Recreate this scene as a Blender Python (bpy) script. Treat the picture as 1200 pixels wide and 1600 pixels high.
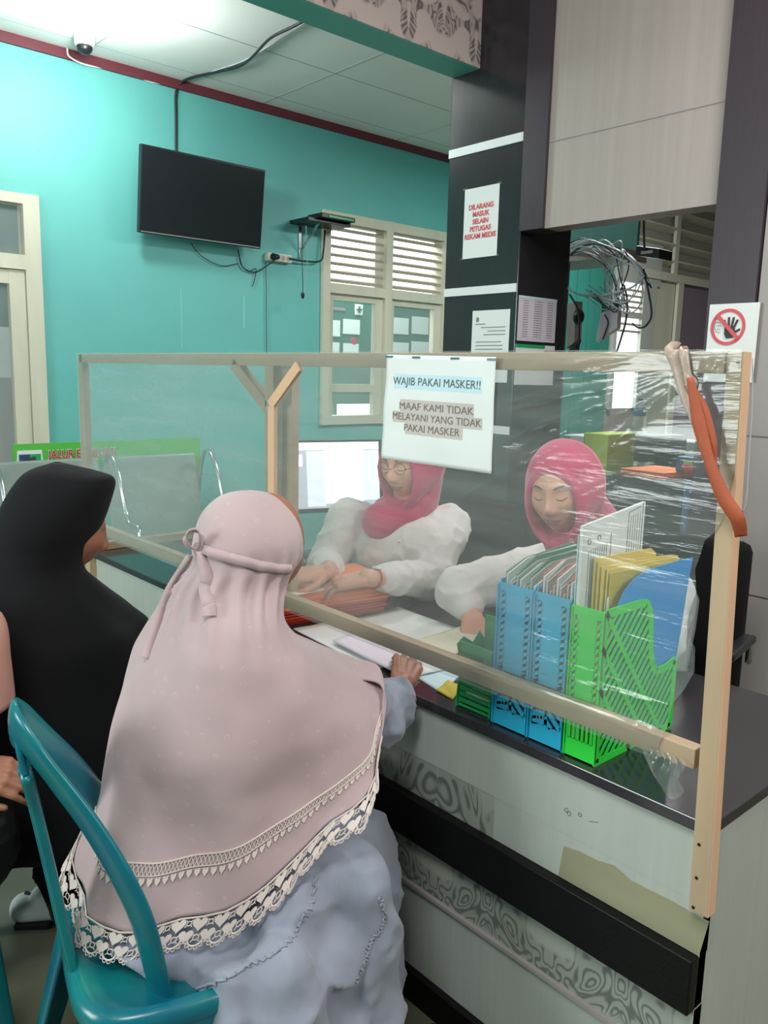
import bpy, bmesh, math, random
from mathutils import Vector, Matrix, noise
from mathutils.bvhtree import BVHTree
random.seed(7)
for o in list(bpy.data.objects): bpy.data.objects.remove(o)
SC = bpy.context.scene
COL = SC.collection
V = Vector
PI = math.pi
# ---------------------------------------------------------------- camera
FPX = 1274.05
YAW, PITCH, ROLL = [math.radians(a) for a in (41.7635, 9.642, 1.398)]
EYE = V((0, 0, 1.45))
_f0 = V((math.sin(YAW), math.cos(YAW), 0)); _r0 = V((math.cos(YAW), -math.sin(YAW), 0)); _z = V((0, 0, 1))
FW = _f0 * math.cos(PITCH) - _z * math.sin(PITCH); _u = _z * math.cos(PITCH) + _f0 * math.sin(PITCH)
RT = _r0 * math.cos(ROLL) + _u * math.sin(ROLL); UP = -_r0 * math.sin(ROLL) + _u * math.cos(ROLL)
cam = bpy.data.cameras.new('camera'); camo = bpy.data.objects.new('camera', cam); COL.objects.link(camo)
cam.sensor_fit = 'VERTICAL'; cam.sensor_height = 36.0; cam.lens = FPX / 1600 * 36; cam.clip_start = .02
camo.matrix_world = Matrix(((RT.x, UP.x, -FW.x, EYE.x), (RT.y, UP.y, -FW.y, EYE.y), (RT.z, UP.z, -FW.z, EYE.z), (0, 0, 0, 1)))
SC.camera = camo
vs = SC.view_settings; vs.view_transform = 'Standard'; vs.look = 'None'; vs.gamma = 1; vs.use_curve_mapping = False
vs.exposure = .78
# ---------------------------------------------------------------- world and lights
w = bpy.data.worlds.new('world'); SC.world = w; w.use_nodes = True
w.node_tree.nodes['Background'].inputs[0].default_value = (.80, .93, .90, 1)
w.node_tree.nodes['Background'].inputs[1].default_value = .35
def area(name, loc, target, sx, sy, power, color):
    l = bpy.data.lights.new(name, 'AREA'); l.shape = 'RECTANGLE'; l.size = sx; l.size_y = sy; l.energy = power; l.color = color
    o = bpy.data.objects.new(name, l); COL.objects.link(o); o.location = loc
    o.rotation_euler = (V(target) - V(loc)).to_track_quat('-Z', 'Y').to_euler(); return o
area('tube_light_hall', (-.6, .2, 3.15), (-.6, .2, 0), 1.2, .5, 34, (.96, 1, .98))
area('tube_light_office', (2.1, .6, 3.15), (2.1, .6, 0), .9, .5, 16, (1, .97, .95))
area('daylight_left_fill', (-2.6, 2.6, 1.9), (2, 2.8, 1.1), 1.6, 1.2, 58, (.92, 1, .98))  # added daylight area, no window built here; gives the film its bright reflections
area('tube_light_back_room', (4.6, 2.6, 3.1), (4.6, 2.6, 0), 1.2, .6, 55, (.95, 1, 1))
area('fill_light_front', (1.3, -1.9, 2.7), (1.5, 1.0, .8), 1.2, .8, 26, (1, 1, .98))  # unseen fill added on the camera side; brightens lime file side and end panel
def point(name, loc, power, color, r=.1):
    l = bpy.data.lights.new(name, 'POINT'); l.energy = power; l.color = color; l.shadow_soft_size = r
    o = bpy.data.objects.new(name, l); COL.objects.link(o); o.location = loc; return o
point('ceiling_lamp_light', (1.80, 4.2, 3.02), 27, (.92, 1, .98), .12)
area('fill_light_outside', (4.6, 5.9, 3.1), (4.8, 6.0, 0), 1.5, .4, 34, (.95, 1, 1))  # extra unseen light put beyond the window to brighten the notice board
# ---------------------------------------------------------------- pixel rays (photo frame 1200 x 1600)
def ray(x, y): return FW + RT * ((x - 600) / FPX) - UP * ((y - 800) / FPX)
def P(x, y, t): return EYE + ray(x, y) * t
def PX(x, y, ax, v):
    i = 'xyz'.index(ax); d = ray(x, y); return EYE + d * ((v - EYE[i]) / d[i])
# ---------------------------------------------------------------- materials
def lin(c):
    return tuple((v / 255 / 12.92 if v / 255 <= .04045 else ((v / 255 + .055) / 1.055) ** 2.4) for v in c) + (1,)
class NT:
    def __init__(s, name):
        s.m = bpy.data.materials.new(name); s.m.use_nodes = True; s.t = s.m.node_tree; s.n = s.t.nodes; s.l = s.t.links
        s.b = s.n['Principled BSDF']; s.out = s.n['Material Output']; s.tc = None
    def add(s, ty, **k):
        n = s.n.new(ty)
        for a, b in k.items(): setattr(n, a, b)
        return n
    def coord(s, scale=(1, 1, 1), rot=(0, 0, 0)):
        tc = s.add('ShaderNodeTexCoord'); mp = s.add('ShaderNodeMapping'); mp.inputs['Scale'].default_value = scale; mp.inputs['Rotation'].default_value = rot
        s.l.new(tc.outputs['Object'], mp.inputs[0]); return mp.outputs[0]
    def noise(s, co, scale, detail=4, dist=0):
        n = s.add('ShaderNodeTexNoise'); n.inputs['Scale'].default_value = scale; n.inputs['Detail'].default_value = detail; n.inputs['Distortion'].default_value = dist
        s.l.new(co, n.inputs['Vector']); return n.outputs['Fac']
    def ramp(s, fac, stops):
        r = s.add('ShaderNodeValToRGB'); e = r.color_ramp.elements
        while len(e) < len(stops): e.new(.5)
        for k, (p, c) in enumerate(stops): e[k].position = p; e[k].color = c
        s.l.new(fac, r.inputs[0]); return r.outputs[0]
    def bump(s, fac, strength, dist=.005):
        b = s.add('ShaderNodeBump'); b.inputs['Strength'].default_value = strength; b.inputs['Distance'].default_value = dist
        s.l.new(fac, b.inputs['Height']); s.l.new(b.outputs[0], s.b.inputs['Normal'])
def mat(name, c, rough=.6, metal=0, spec=.5, var=0, vscale=6, stretch=(1, 1, 1), bump=0, bscale=60, bdist=.003, alpha=1, sheen=0, sub=0, emit=0, trans=0, c2=None):
    t = NT(name); b = t.b; a = lin(c)
    b.inputs['Base Color'].default_value = a; b.inputs['Roughness'].default_value = rough; b.inputs['Metallic'].default_value = metal
    b.inputs['Specular IOR Level'].default_value = spec
    if alpha < 1: b.inputs['Alpha'].default_value = alpha
    if sheen: b.inputs['Sheen Weight'].default_value = sheen
    if sub: b.inputs['Subsurface Weight'].default_value = sub; b.inputs['Subsurface Radius'].default_value = (.01, .004, .002)
    if trans: b.inputs['Transmission Weight'].default_value = trans
    if emit: b.inputs['Emission Color'].default_value = a; b.inputs['Emission Strength'].default_value = emit
    if var or c2:
        co = t.coord(stretch); f = t.noise(co, vscale)
        lo = tuple(x * (1 - var) for x in a[:3]) + (1,); hi = lin(c2) if c2 else tuple(min(1, x * (1 + var)) for x in a[:3]) + (1,)
        t.l.new(t.ramp(f, [(.3, lo), (.7, hi)]), b.inputs['Base Color'])
    if bump:
        co = t.coord(stretch); t.bump(t.noise(co, bscale), bump, bdist)
    return t.m
M = {}
M['teal'] = mat('teal_wall_paint', (104, 182, 176), .55, var=.03, vscale=3, bump=.15, bscale=25)
M['ceil'] = mat('ceiling_board', (232, 230, 226), .8, var=.03, vscale=2)
M['seam'] = mat('ceiling_seam', (172, 176, 172), .9)
M['maroon'] = mat('maroon_paint', (104, 42, 52), .6)
M['greenedge'] = mat('green_beam_paint', (84, 168, 155), .6)
M['floor'] = mat('floor_tile', (98, 98, 80), .35, var=.08, vscale=5)
M['black'] = mat('black_laminate', (42, 40, 44), .16, spec=.6, var=.06, vscale=40, stretch=(1, 1, .2))
M['blackcol'] = mat('dark_plum_laminate', (60, 50, 58), .4, spec=.4, var=.08, vscale=90, stretch=(1, 1, .1))
M['stripe'] = mat('white_stripe', (226, 228, 228), .4)
M['lam'] = mat('beige_laminate', (166, 154, 148), .42, var=.05, vscale=40, stretch=(1, 1, .03))
M['lamgrey'] = mat('grey_laminate', (160, 152, 150), .45, var=.05, vscale=30, stretch=(1, .2, .03))
M['lamwhite'] = mat('white_green_laminate', (180, 184, 176), .35, var=.04, vscale=60, stretch=(1, 1, .03))
M['topblack'] = mat('black_countertop', (44, 42, 45), .14, spec=.6, var=.15, vscale=80)
M['band'] = mat('black_band', (12, 11, 11), .45, spec=.25, bump=.2, bscale=120)
M['khaki'] = mat('bare_glue_board', (150, 146, 118), .75, var=.14, vscale=9, stretch=(1, .25, 1), bump=.3, bscale=30)
M['wood'] = mat('raw_pine', (176, 152, 124), .6, var=.13, vscale=14, stretch=(1, .12, 1), bump=.25, bscale=60)
M['woodv'] = mat('raw_pine_upright', (186, 160, 130), .6, var=.12, vscale=14, stretch=(1, 1, .12), bump=.25, bscale=60)
M['woodend'] = mat('fresh_pine_edge', (222, 180, 146), .6, var=.08, vscale=20, stretch=(1, 1, .1))
M['nail'] = mat('nail', (60, 40, 30), .5, .6)
M['cream'] = mat('cream_wood_paint', (206, 202, 182), .5, var=.05, vscale=12, stretch=(1, 1, .2))
M['slat'] = mat('louvre_slat', (176, 160, 142), .6)
M['white'] = mat('white_plastic', (228, 230, 230), .4)
M['paper'] = mat('white_paper', (226, 230, 228), .8, bump=.1, bscale=12)
M['paperl'] = mat('lilac_paper', (214, 206, 218), .8)
M['ink'] = mat('grey_ink', (120, 124, 124), .8)
M['inkd'] = mat('dark_ink', (60, 62, 64), .8)
M['inkred'] = mat('red_ink', (214, 92, 100), .8)
M['dk'] = mat('dark_plastic', (26, 27, 30), .35)
M['screen'] = mat('screen_glass', (34, 38, 42), .12, spec=.5)
M['cable'] = mat('black_cable', (30, 32, 36), .5)
M['cableg'] = mat('grey_cable', (176, 182, 184), .5)
M['glass'] = mat('window_glass', (235, 245, 245), .03, alpha=.12, spec=.6)
M['chair'] = mat('teal_chair_plastic', (10, 96, 122), .26, var=.12, vscale=7, c2=(14, 118, 116), bump=.1, bscale=20)
M['pinkhijab'] = mat('magenta_cloth', (184, 40, 90), .8, sheen=.3, bump=.15, bscale=90, var=.03)
M['blouse'] = mat('white_blouse_cloth', (214, 210, 208), .85, sheen=.2, bump=.9, bscale=11, bdist=.012, stretch=(1, 1, .6))
M['blackcloth'] = mat('black_cloth', (13, 13, 16), .85, spec=.2, sheen=.05, bump=.3, bscale=16, bdist=.006)
M['greydress'] = mat('blue_grey_dress_cloth', (140, 144, 160), .75, sheen=.3, bump=.7, bscale=8, bdist=.018, var=.04, stretch=(1, 1, .4))
M['seamthread'] = mat('dress_seam', (92, 96, 116), .8)
M['skin'] = mat('skin', (208, 152, 126), .5, sub=.08, var=.06, vscale=18)
M['skind'] = mat('tan_skin', (158, 104, 80), .5, sub=.08, var=.06, vscale=18)
M['brow'] = mat('brow_hair', (62, 40, 36), .8)
M['lip'] = mat('lips', (150, 70, 72), .45)
M['lace'] = mat('ecru_lace', (214, 198, 192), .8)
M['peach'] = mat('peach_cloth', (190, 140, 126), .85, bump=.3, bscale=14)
M['orange'] = mat('orange_card', (240, 130, 70), .7, var=.04, vscale=8)
M['redcard'] = mat('red_orange_card', (204, 62, 30), .6, var=.1, vscale=8)
M['yellow'] = mat('yellow_card', (222, 196, 84), .65)
M['olive'] = mat('olive_yellow_card', (190, 170, 50), .6)
M['lime'] = mat('lime_plastic', (52, 220, 70), .3, spec=.4)
M['cyanp'] = mat('sky_blue_plastic', (44, 176, 216), .33, spec=.4)
M['bluesheet'] = mat('bright_blue_card', (4, 146, 226), .4)
M['mint'] = mat('green_plastic', (40, 168, 96), .3)
M['inkpale'] = mat('faded_ink', (168, 156, 152), .8); M['inkmid'] = mat('pale_grey_ink', (138, 146, 144), .8)
M['lamh'] = mat('highlight_grey', (196, 188, 182), .8)
M['cardg'] = mat('muted_green_card', (70, 132, 104), .6); M['cardr'] = mat('muted_red_card', (178, 100, 92), .6); M['sleeveg'] = mat('grey_clear_sleeve', (186, 190, 186), .35)
M['palecard'] = mat('pale_blue_paper', (196, 222, 230), .7)
M['creamp'] = mat('cream_paper', (226, 220, 196), .8)
M['strap'] = mat('orange_ribbon', (166, 80, 46), .6, bump=.15, bscale=200)
M['tape'] = mat('old_tape', (176, 156, 142), .35, var=.12, vscale=60, bump=.3, bscale=80)
M['lav'] = mat('mauve_door_panel', (138, 122, 136), .5)
M['tealmid'] = mat('green_teal_board', (52, 132, 118), .5, var=.08, vscale=10, stretch=(1, 1, .1))
M['scrape'] = mat('scraped_teal', (132, 200, 190), .6)
M['tealdk'] = mat('dark_teal_board', (22, 104, 96), .5, var=.06, vscale=10, stretch=(1, 1, .1))
M['bright'] = mat('daylight_outside', (228, 240, 238), .9, emit=1.1)
M['lamp'] = mat('lamp_diffuser', (235, 255, 250), .5, emit=6)
M['green'] = mat('green_sign', (86, 186, 70), .5)
M['boardgreen'] = mat('green_notice_board', (44, 110, 92), .5)
M['steel'] = mat('grey_perforated_steel', (136, 150, 142), .45, .3, bump=.2, bscale=200)
M['chrome'] = mat('chrome', (200, 204, 208), .18, 1)
M['blueitem'] = mat('blue_plastic', (40, 78, 120), .4)
M['ygreen'] = mat('yellow_green_binder', (176, 200, 30), .5)
M['red'] = mat('red_plastic', (190, 50, 50), .4)
M['clear'] = mat('clear_sleeve', (225, 235, 235), .12, alpha=.14)
M['pinkdot'] = mat('pink_sticker', (220, 130, 150), .6)
M['dustred'] = mat('dusty_red', (180, 92, 84), .6)

def khimar_mat():
    t = NT('dusty_pink_textured_cloth'); b = t.b
    b.inputs['Roughness'].default_value = .82; b.inputs['Sheen Weight'].default_value = .3
    co = t.coord(); f = t.noise(co, 5)
    base_ = t.ramp(f, [(.3, lin((170, 147, 149))), (.7, lin((182, 158, 160)))])
    v = t.add('ShaderNodeTexVoronoi'); v.inputs['Scale'].default_value = 34; v.inputs['Randomness'].default_value = .45; t.l.new(co, v.inputs['Vector'])
    mxc = t.add('ShaderNodeMix', data_type='RGBA'); mf = t.ramp(v.outputs['Distance'], [(.10, (0, 0, 0, 1)), (.15, (.22, .22, .22, 1)), (.20, (0, 0, 0, 1))]); t.l.new(mf, mxc.inputs['Factor']); t.l.new(base_, mxc.inputs['A']); mxc.inputs['B'].default_value = lin((204, 186, 186)); t.l.new(mxc.outputs['Result'], b.inputs['Base Color'])
    v2 = t.add('ShaderNodeTexNoise'); v2.inputs['Scale'].default_value = 320; t.l.new(co, v2.inputs['Vector'])
    r = t.ramp(v.outputs['Distance'], [(.0, (1, 1, 1, 1)), (.16, (.7, .7, .7, 1)), (.22, (0, 0, 0, 1))])
    m = t.add('ShaderNodeMath', operation='MULTIPLY_ADD'); m.inputs[1].default_value = .25
    t.l.new(v2.outputs['Fac'], m.inputs[0]); t.l.new(r, m.inputs[2]); t.bump(m.outputs[0], .12, .002)
    return t.m
M['khimar'] = khimar_mat()

def damask(name, base, ink, ax, sc=2.2, contrast=1.0):
    # mirrored, swirling leaf scrolls; ax = horizontal axis of the wall ('x' or 'y')
    t = NT(name); b = t.b; b.inputs['Roughness'].default_value = .6
    tc = t.add('ShaderNodeTexCoord'); sp = t.add('ShaderNodeSeparateXYZ'); t.l.new(tc.outputs['Object'], sp.inputs[0])
    pp = t.add('ShaderNodeMath', operation='PINGPONG'); pp.inputs[1].default_value = .2 if ax == 'x' else .16; t.l.new(sp.outputs['XYZ'.index(ax.upper())], pp.inputs[0])
    cb = t.add('ShaderNodeCombineXYZ'); t.l.new(pp.outputs[0], cb.inputs[0]); t.l.new(sp.outputs[2], cb.inputs[2])
    n1 = t.add('ShaderNodeTexNoise'); n1.inputs['Scale'].default_value = 5; n1.inputs['Detail'].default_value = 1; n1.inputs['Distortion'].default_value = 2.6; t.l.new(cb.outputs[0], n1.inputs['Vector'])
    w_ = t.add('ShaderNodeMath', operation='MULTIPLY'); w_.inputs[1].default_value = 46 if ax == 'x' else 58; t.l.new(n1.outputs['Fac'], w_.inputs[0])
    s_ = t.add('ShaderNodeMath', operation='SINE'); t.l.new(w_.outputs[0], s_.inputs[0])
    n2 = t.add('ShaderNodeTexNoise'); n2.inputs['Scale'].default_value = 7; n2.inputs['Detail'].default_value = 0; n2.inputs['Distortion'].default_value = 1; t.l.new(cb.outputs[0], n2.inputs['Vector'])
    r2 = t.ramp(n2.outputs['Fac'], [(.46, (0, 0, 0, 1)), (.52, (1, 1, 1, 1))])
    r1 = t.ramp(s_.outputs[0], [(.0, (.25, .25, .25, 1)), (.9, (1, 1, 1, 1))])
    mu = t.add('ShaderNodeMath', operation='MULTIPLY'); t.l.new(r1, mu.inputs[0]); t.l.new(r2, mu.inputs[1])
    mu2 = t.add('ShaderNodeMath', operation='MULTIPLY'); mu2.inputs[1].default_value = contrast; t.l.new(mu.outputs[0], mu2.inputs[0])
    mx = t.add('ShaderNodeMix', data_type='RGBA'); t.l.new(mu2.outputs[0], mx.inputs['Factor']); mx.inputs['A'].default_value = lin(base); mx.inputs['B'].default_value = lin(ink)
    t.l.new(mx.outputs['Result'], b.inputs['Base Color']); return t.m
M['damask'] = damask('damask_wallpaper', (206, 190, 184), (112, 100, 100), 'x')
M['damasky'] = damask('damask_counter_paper', (168, 170, 160), (92, 100, 94), 'y', contrast=.9)

def film_mat():
    t = NT('stretched_clear_plastic_film'); t.n.remove(t.b)
    tr = t.add('ShaderNodeBsdfTransparent'); tr.inputs[0].default_value = (.93, .95, .94, 1)
    df = t.add('ShaderNodeBsdfDiffuse'); df.inputs[0].default_value = lin((205, 216, 212)); tl = t.add('ShaderNodeBsdfTranslucent'); tl.inputs[0].default_value = lin((210, 220, 216))
    gl = t.add('ShaderNodeBsdfGlossy'); gl.inputs['Roughness'].default_value = .13; gl.inputs[0].default_value = (1, 1, 1, 1)
    tc = t.add('ShaderNodeTexCoord'); mp = t.add('ShaderNodeMapping'); mp.inputs['Rotation'].default_value = (math.radians(-24), 0, 0); mp.inputs['Scale'].default_value = (1, .9, 9)
    t.l.new(tc.outputs['Object'], mp.inputs[0])
    n = t.add('ShaderNodeTexNoise'); n.inputs['Scale'].default_value = 3.2; n.inputs['Detail'].default_value = 5; n.inputs['Distortion'].default_value = .4; t.l.new(mp.outputs[0], n.inputs['Vector'])
    bp = t.add('ShaderNodeBump'); bp.inputs['Strength'].default_value = .5; bp.inputs['Distance'].default_value = .012; t.l.new(n.outputs['Fac'], bp.inputs['Height'])
    t.l.new(bp.outputs[0], gl.inputs['Normal'])
    n2 = t.add('ShaderNodeTexNoise'); n2.inputs['Scale'].default_value = 2.2; n2.inputs['Detail'].default_value = 6; t.l.new(mp.outputs[0], n2.inputs['Vector'])
    hz0 = t.ramp(n2.outputs['Fac'], [(.3, (.10, .10, .10, 1)), (.72, (.25, .25, .25, 1))])
    sp = t.add('ShaderNodeSeparateXYZ'); t.l.new(tc.outputs['Object'], sp.inputs[0]); mr = t.add('ShaderNodeMapRange'); mr.inputs['From Min'].default_value = -1.3; mr.inputs['From Max'].default_value = .6; mr.inputs['To Max'].default_value = .18; t.l.new(sp.outputs[1], mr.inputs['Value'])
    ad = t.add('ShaderNodeMath', operation='ADD'); t.l.new(hz0, ad.inputs[0]); t.l.new(mr.outputs[0], ad.inputs[1]); hz = ad.outputs[0]
    m0 = t.add('ShaderNodeMixShader'); m0.inputs[0].default_value = .4; t.l.new(df.outputs[0], m0.inputs[1]); t.l.new(tl.outputs[0], m0.inputs[2])
    m1 = t.add('ShaderNodeMixShader'); t.l.new(hz, m1.inputs[0]); t.l.new(tr.outputs[0], m1.inputs[1]); t.l.new(m0.outputs[0], m1.inputs[2])
    lw = t.add('ShaderNodeLayerWeight'); lw.inputs[0].default_value = .30; t.l.new(bp.outputs[0], lw.inputs['Normal'])
    m2 = t.add('ShaderNodeMixShader'); t.l.new(lw.outputs['Fresnel'], m2.inputs[0]); t.l.new(m1.outputs[0], m2.inputs[1]); t.l.new(gl.outputs[0], m2.inputs[2])
    t.l.new(m2.outputs[0], t.out.inputs[0]); return t.m
M['film'] = film_mat()
# ---------------------------------------------------------------- mesh helpers
WM = {}
def wm(o): return WM.get(o.name, Matrix.Identity(4)) if o else Matrix.Identity(4)
class MB:
    def __init__(s): s.v = []; s.f = []; s.mi = []; s.cur = 0
    def add(s, vs_, fs):
        b = len(s.v); s.v += [V(p) for p in vs_]; s.f += [tuple(i + b for i in f) for f in fs]; s.mi += [s.cur] * len(fs); return s
    def box(s, x0, x1, y0, y1, z0, z1):
        x0, x1 = sorted((x0, x1)); y0, y1 = sorted((y0, y1)); z0, z1 = sorted((z0, z1))
        return s.add([(x0, y0, z0), (x1, y0, z0), (x1, y1, z0), (x0, y1, z0), (x0, y0, z1), (x1, y0, z1), (x1, y1, z1), (x0, y1, z1)],
                     [(3, 2, 1, 0), (4, 5, 6, 7), (0, 1, 5, 4), (1, 2, 6, 5), (2, 3, 7, 6), (3, 0, 4, 7)])
    def obox(s, c, ax, ay, az):
        c, ax, ay, az = V(c), V(ax), V(ay), V(az); q = [c + i * ax + j * ay + k * az for k in (-1, 1) for i, j in ((-1, -1), (1, -1), (1, 1), (-1, 1))]
        f = [(3, 2, 1, 0), (4, 5, 6, 7), (0, 1, 5, 4), (1, 2, 6, 5), (2, 3, 7, 6), (3, 0, 4, 7)]
        if ax.cross(ay).dot(az) < 0: f = [t[::-1] for t in f]
        return s.add(q, f)
    def bar(s, a, b, wdt, th, nrm):
        a, b = V(a), V(b); d = (b - a); n = V(nrm).normalized(); sd = d.cross(n).normalized()
        return s.obox((a + b) / 2, d / 2, sd * wdt / 2, n * th / 2)
    def rings(s, R, cap=True, closed=True):
        n = len(R[0]); b = []
        for r in R: b += r
        f = []
        for i in range(len(R) - 1):
            for j in range(n if closed else n - 1):
                k = (j + 1) % n; f.append((i * n + j, i * n + k, (i + 1) * n + k, (i + 1) * n + j))
        if cap and closed: f.append(tuple(range(n - 1, -1, -1))); f.append(tuple((len(R) - 1) * n + j for j in range(n)))
        return s.add(b, f)
    def tube(s, pts, r, n=8, flat=None, up=None):
        pts = [V(p) for p in pts]; R = []; prev = V(up) if up else None
        for i, p in enumerate(pts):
            d = (pts[min(i + 1, len(pts) - 1)] - pts[max(i - 1, 0)]).normalized()
            if prev is None: prev = d.orthogonal()
            u = (prev - d * prev.dot(d))
            if u.length < 1e-6: u = d.orthogonal()
            u.normalize(); prev = u; q = d.cross(u)
            rr = r[i] if isinstance(r, (list, tuple)) else r
            fl = (flat[i] if isinstance(flat, (list, tuple)) else flat) if flat else 1
            R.append([p + u * math.cos(a) * rr + q * math.sin(a) * rr * fl for a in [2 * PI * k / n for k in range(n)]])
        return s.rings(R)
    def ball(s, c, r, n=16, m=10):
        c = V(c); r = r if hasattr(r, '__len__') else (r, r, r); vs_ = [c + V((0, 0, r[2]))]
        for i in range(1, m):
            for j in range(n):
                a = PI * i / m; b = 2 * PI * j / n; vs_.append(c + V((r[0] * math.sin(a) * math.cos(b), r[1] * math.sin(a) * math.sin(b), r[2] * math.cos(a))))
        vs_.append(c - V((0, 0, r[2]))); f = [(0, 1 + j, 1 + (j + 1) % n) for j in range(n)]
        for i in range(m - 2):
            for j in range(n): f.append((1 + i * n + j, 1 + (i + 1) * n + j, 1 + (i + 1) * n + (j + 1) % n, 1 + i * n + (j + 1) % n))
        e = len(vs_) - 1; f += [(e, 1 + (m - 2) * n + (j + 1) % n, 1 + (m - 2) * n + j) for j in range(n)]
        return s.add(vs_, f)
    def caps(s, a, b, ra, rb, n=12):  # tapered capsule
        a, b = V(a), V(b); d = (b - a); L = d.length; d.normalize(); u = d.orthogonal().normalized(); q = d.cross(u); R = []
        for k in range(5):
            t = PI / 2 * (1 - k / 5); R.append([a - d * ra * math.sin(t) + (u * math.cos(x) + q * math.sin(x)) * max(ra * math.cos(t), 1e-4) for x in [2 * PI * j / n for j in range(n)]])
        for k in range(5):
            R.append([a + d * L * k / 4 + (u * math.cos(x) + q * math.sin(x)) * (ra + (rb - ra) * k / 4) for x in [2 * PI * j / n for j in range(n)]])
        for k in range(1, 6):
            t = PI / 2 * k / 5; R.append([b + d * rb * math.sin(t) + (u * math.cos(x) + q * math.sin(x)) * max(rb * math.cos(t), 1e-4) for x in [2 * PI * j / n for j in range(n)]])
        return s.rings(R)
    def prism(s, poly, off):
        off = V(off); n = len(poly); p = [V(q) for q in poly]; return s.add(p + [q + off for q in p], [tuple(range(n - 1, -1, -1)), tuple(range(n, 2 * n))] + [(i, (i + 1) % n, n + (i + 1) % n, n + i) for i in range(n)])
    def grid(s, fn, nu, nv):
        b = [fn(i / nu, j / nv) for j in range(nv + 1) for i in range(nu + 1)]
        return s.add(b, [(j * (nu + 1) + i, j * (nu + 1) + i + 1, (j + 1) * (nu + 1) + i + 1, (j + 1) * (nu + 1) + i) for j in range(nv) for i in range(nu)])
    def build(s, name, mats, parent=None, smooth=False, bevel=0, fix=True, local=False):
        me = bpy.data.meshes.new(name); inv = wm(parent).inverted()
        me.from_pydata([tuple(p if local else inv @ p) for p in s.v], [], s.f)
        for m in (mats if isinstance(mats, (list, tuple)) else [mats]): me.materials.append(M[m] if isinstance(m, str) else m)
        for p, i in zip(me.polygons, s.mi): p.material_index = i; p.use_smooth = smooth
        if fix:
            bm = bmesh.new(); bm.from_mesh(me); bmesh.ops.recalc_face_normals(bm, faces=bm.faces); bm.to_mesh(me); bm.free()
        o = bpy.data.objects.new(name, me); COL.objects.link(o)
        if parent: o.parent = parent; WM[o.name] = wm(parent)
        if bevel:
            md = o.modifiers.new('bevel', 'BEVEL'); md.width = bevel; md.segments = 2; md.limit_method = 'ANGLE'; md.angle_limit = .7
        return o
def thing(name, label, cat, loc=(0, 0, 0), rotz=0, group=None):
    o = bpy.data.objects.new(name, None); COL.objects.link(o); o.location = loc; o.rotation_euler = (0, 0, rotz); o.empty_display_size = .05
    o['label'] = label; o['category'] = cat
    if group: o['group'] = group
    WM[o.name] = Matrix.Translation(loc) @ Matrix.Rotation(rotz, 4, 'Z'); return o
def tag(o, label, cat, group=None):
    o['label'] = label; o['category'] = cat
    if group: o['group'] = group
    return o
def struct(o): o['kind'] = 'structure'; return o
def setstuff(o): o['kind'] = 'stuff'; return o
def copy_tree(o, parent=None):
    c = o.copy(); COL.objects.link(c)
    if parent: c.parent = parent
    for ch in [x for x in bpy.data.objects if x.parent == o]: copy_tree(ch, c)
    return c
def bx(name, m, x0, x1, y0, y1, z0, z1, parent=None, bevel=0): return MB().box(x0, x1, y0, y1, z0, z1).build(name, m, parent, bevel=bevel)
def spline(pts, n):
    pts = [V(p) for p in pts]; q = [2 * pts[0] - pts[1]] + pts + [2 * pts[-1] - pts[-2]]; out = []
    for k in range(n + 1):
        u = k / n * (len(pts) - 1); i = min(int(u), len(pts) - 2); t = u - i; a, b, c, d = q[i:i + 4]
        out.append(.5 * ((2 * b) + (c - a) * t + (2 * a - 5 * b + 4 * c - d) * t * t + (3 * b - a - 3 * c + d) * t ** 3))
    return out
def lerpl(xs, u):
    u = u * (len(xs) - 1); i = min(int(u), len(xs) - 2); return xs[i] + (xs[i + 1] - xs[i]) * (u - i)
def text(body, size, o, right, up, m, parent, name='lettering', bold=0, align='CENTER', lean=1.0, sx=1.0):
    o, right, up = V(o), V(right).normalized(), V(up).normalized(); cu = bpy.data.curves.new(name, 'FONT'); cu.body = body; cu.size = size; cu.align_x = align; cu.align_y = 'CENTER'; cu.offset = bold; cu.extrude = .0002
    cu.space_line = lean; tmp = bpy.data.objects.new(name, cu); COL.objects.link(tmp)
    me = bpy.data.meshes.new_from_object(tmp); bpy.data.objects.remove(tmp); n = right.cross(up); mx = Matrix(((right.x * sx, up.x, n.x, o.x), (right.y * sx, up.y, n.y, o.y), (right.z * sx, up.z, n.z, o.z), (0, 0, 0, 1)))
    me.transform(wm(parent).inverted() @ mx); me.materials.clear(); me.materials.append(M[m]); r = bpy.data.objects.new(name, me); COL.objects.link(r); r.parent = parent; return r
def bvh_of(objs):
    bpy.context.view_layer.update(); dg = bpy.context.evaluated_depsgraph_get(); vv = []; ff = []
    for o in objs:
        e = o.evaluated_get(dg); me = e.to_mesh(); b = len(vv); mw = wm(o.parent) if o.parent else Matrix.Identity(4)
        vv += [mw @ v.co for v in me.vertices]; ff += [tuple(i + b for i in p.vertices) for p in me.polygons]; e.to_mesh_clear()
    return BVHTree.FromPolygons(vv, ff)
def cast(bv, x, y, lift=.002):
    d = ray(x, y).normalized(); h = bv.ray_cast(EYE, d)
    return (h[0] + (h[1] if h[1].dot(d) < 0 else -h[1]) * lift) if h[0] else None
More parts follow.
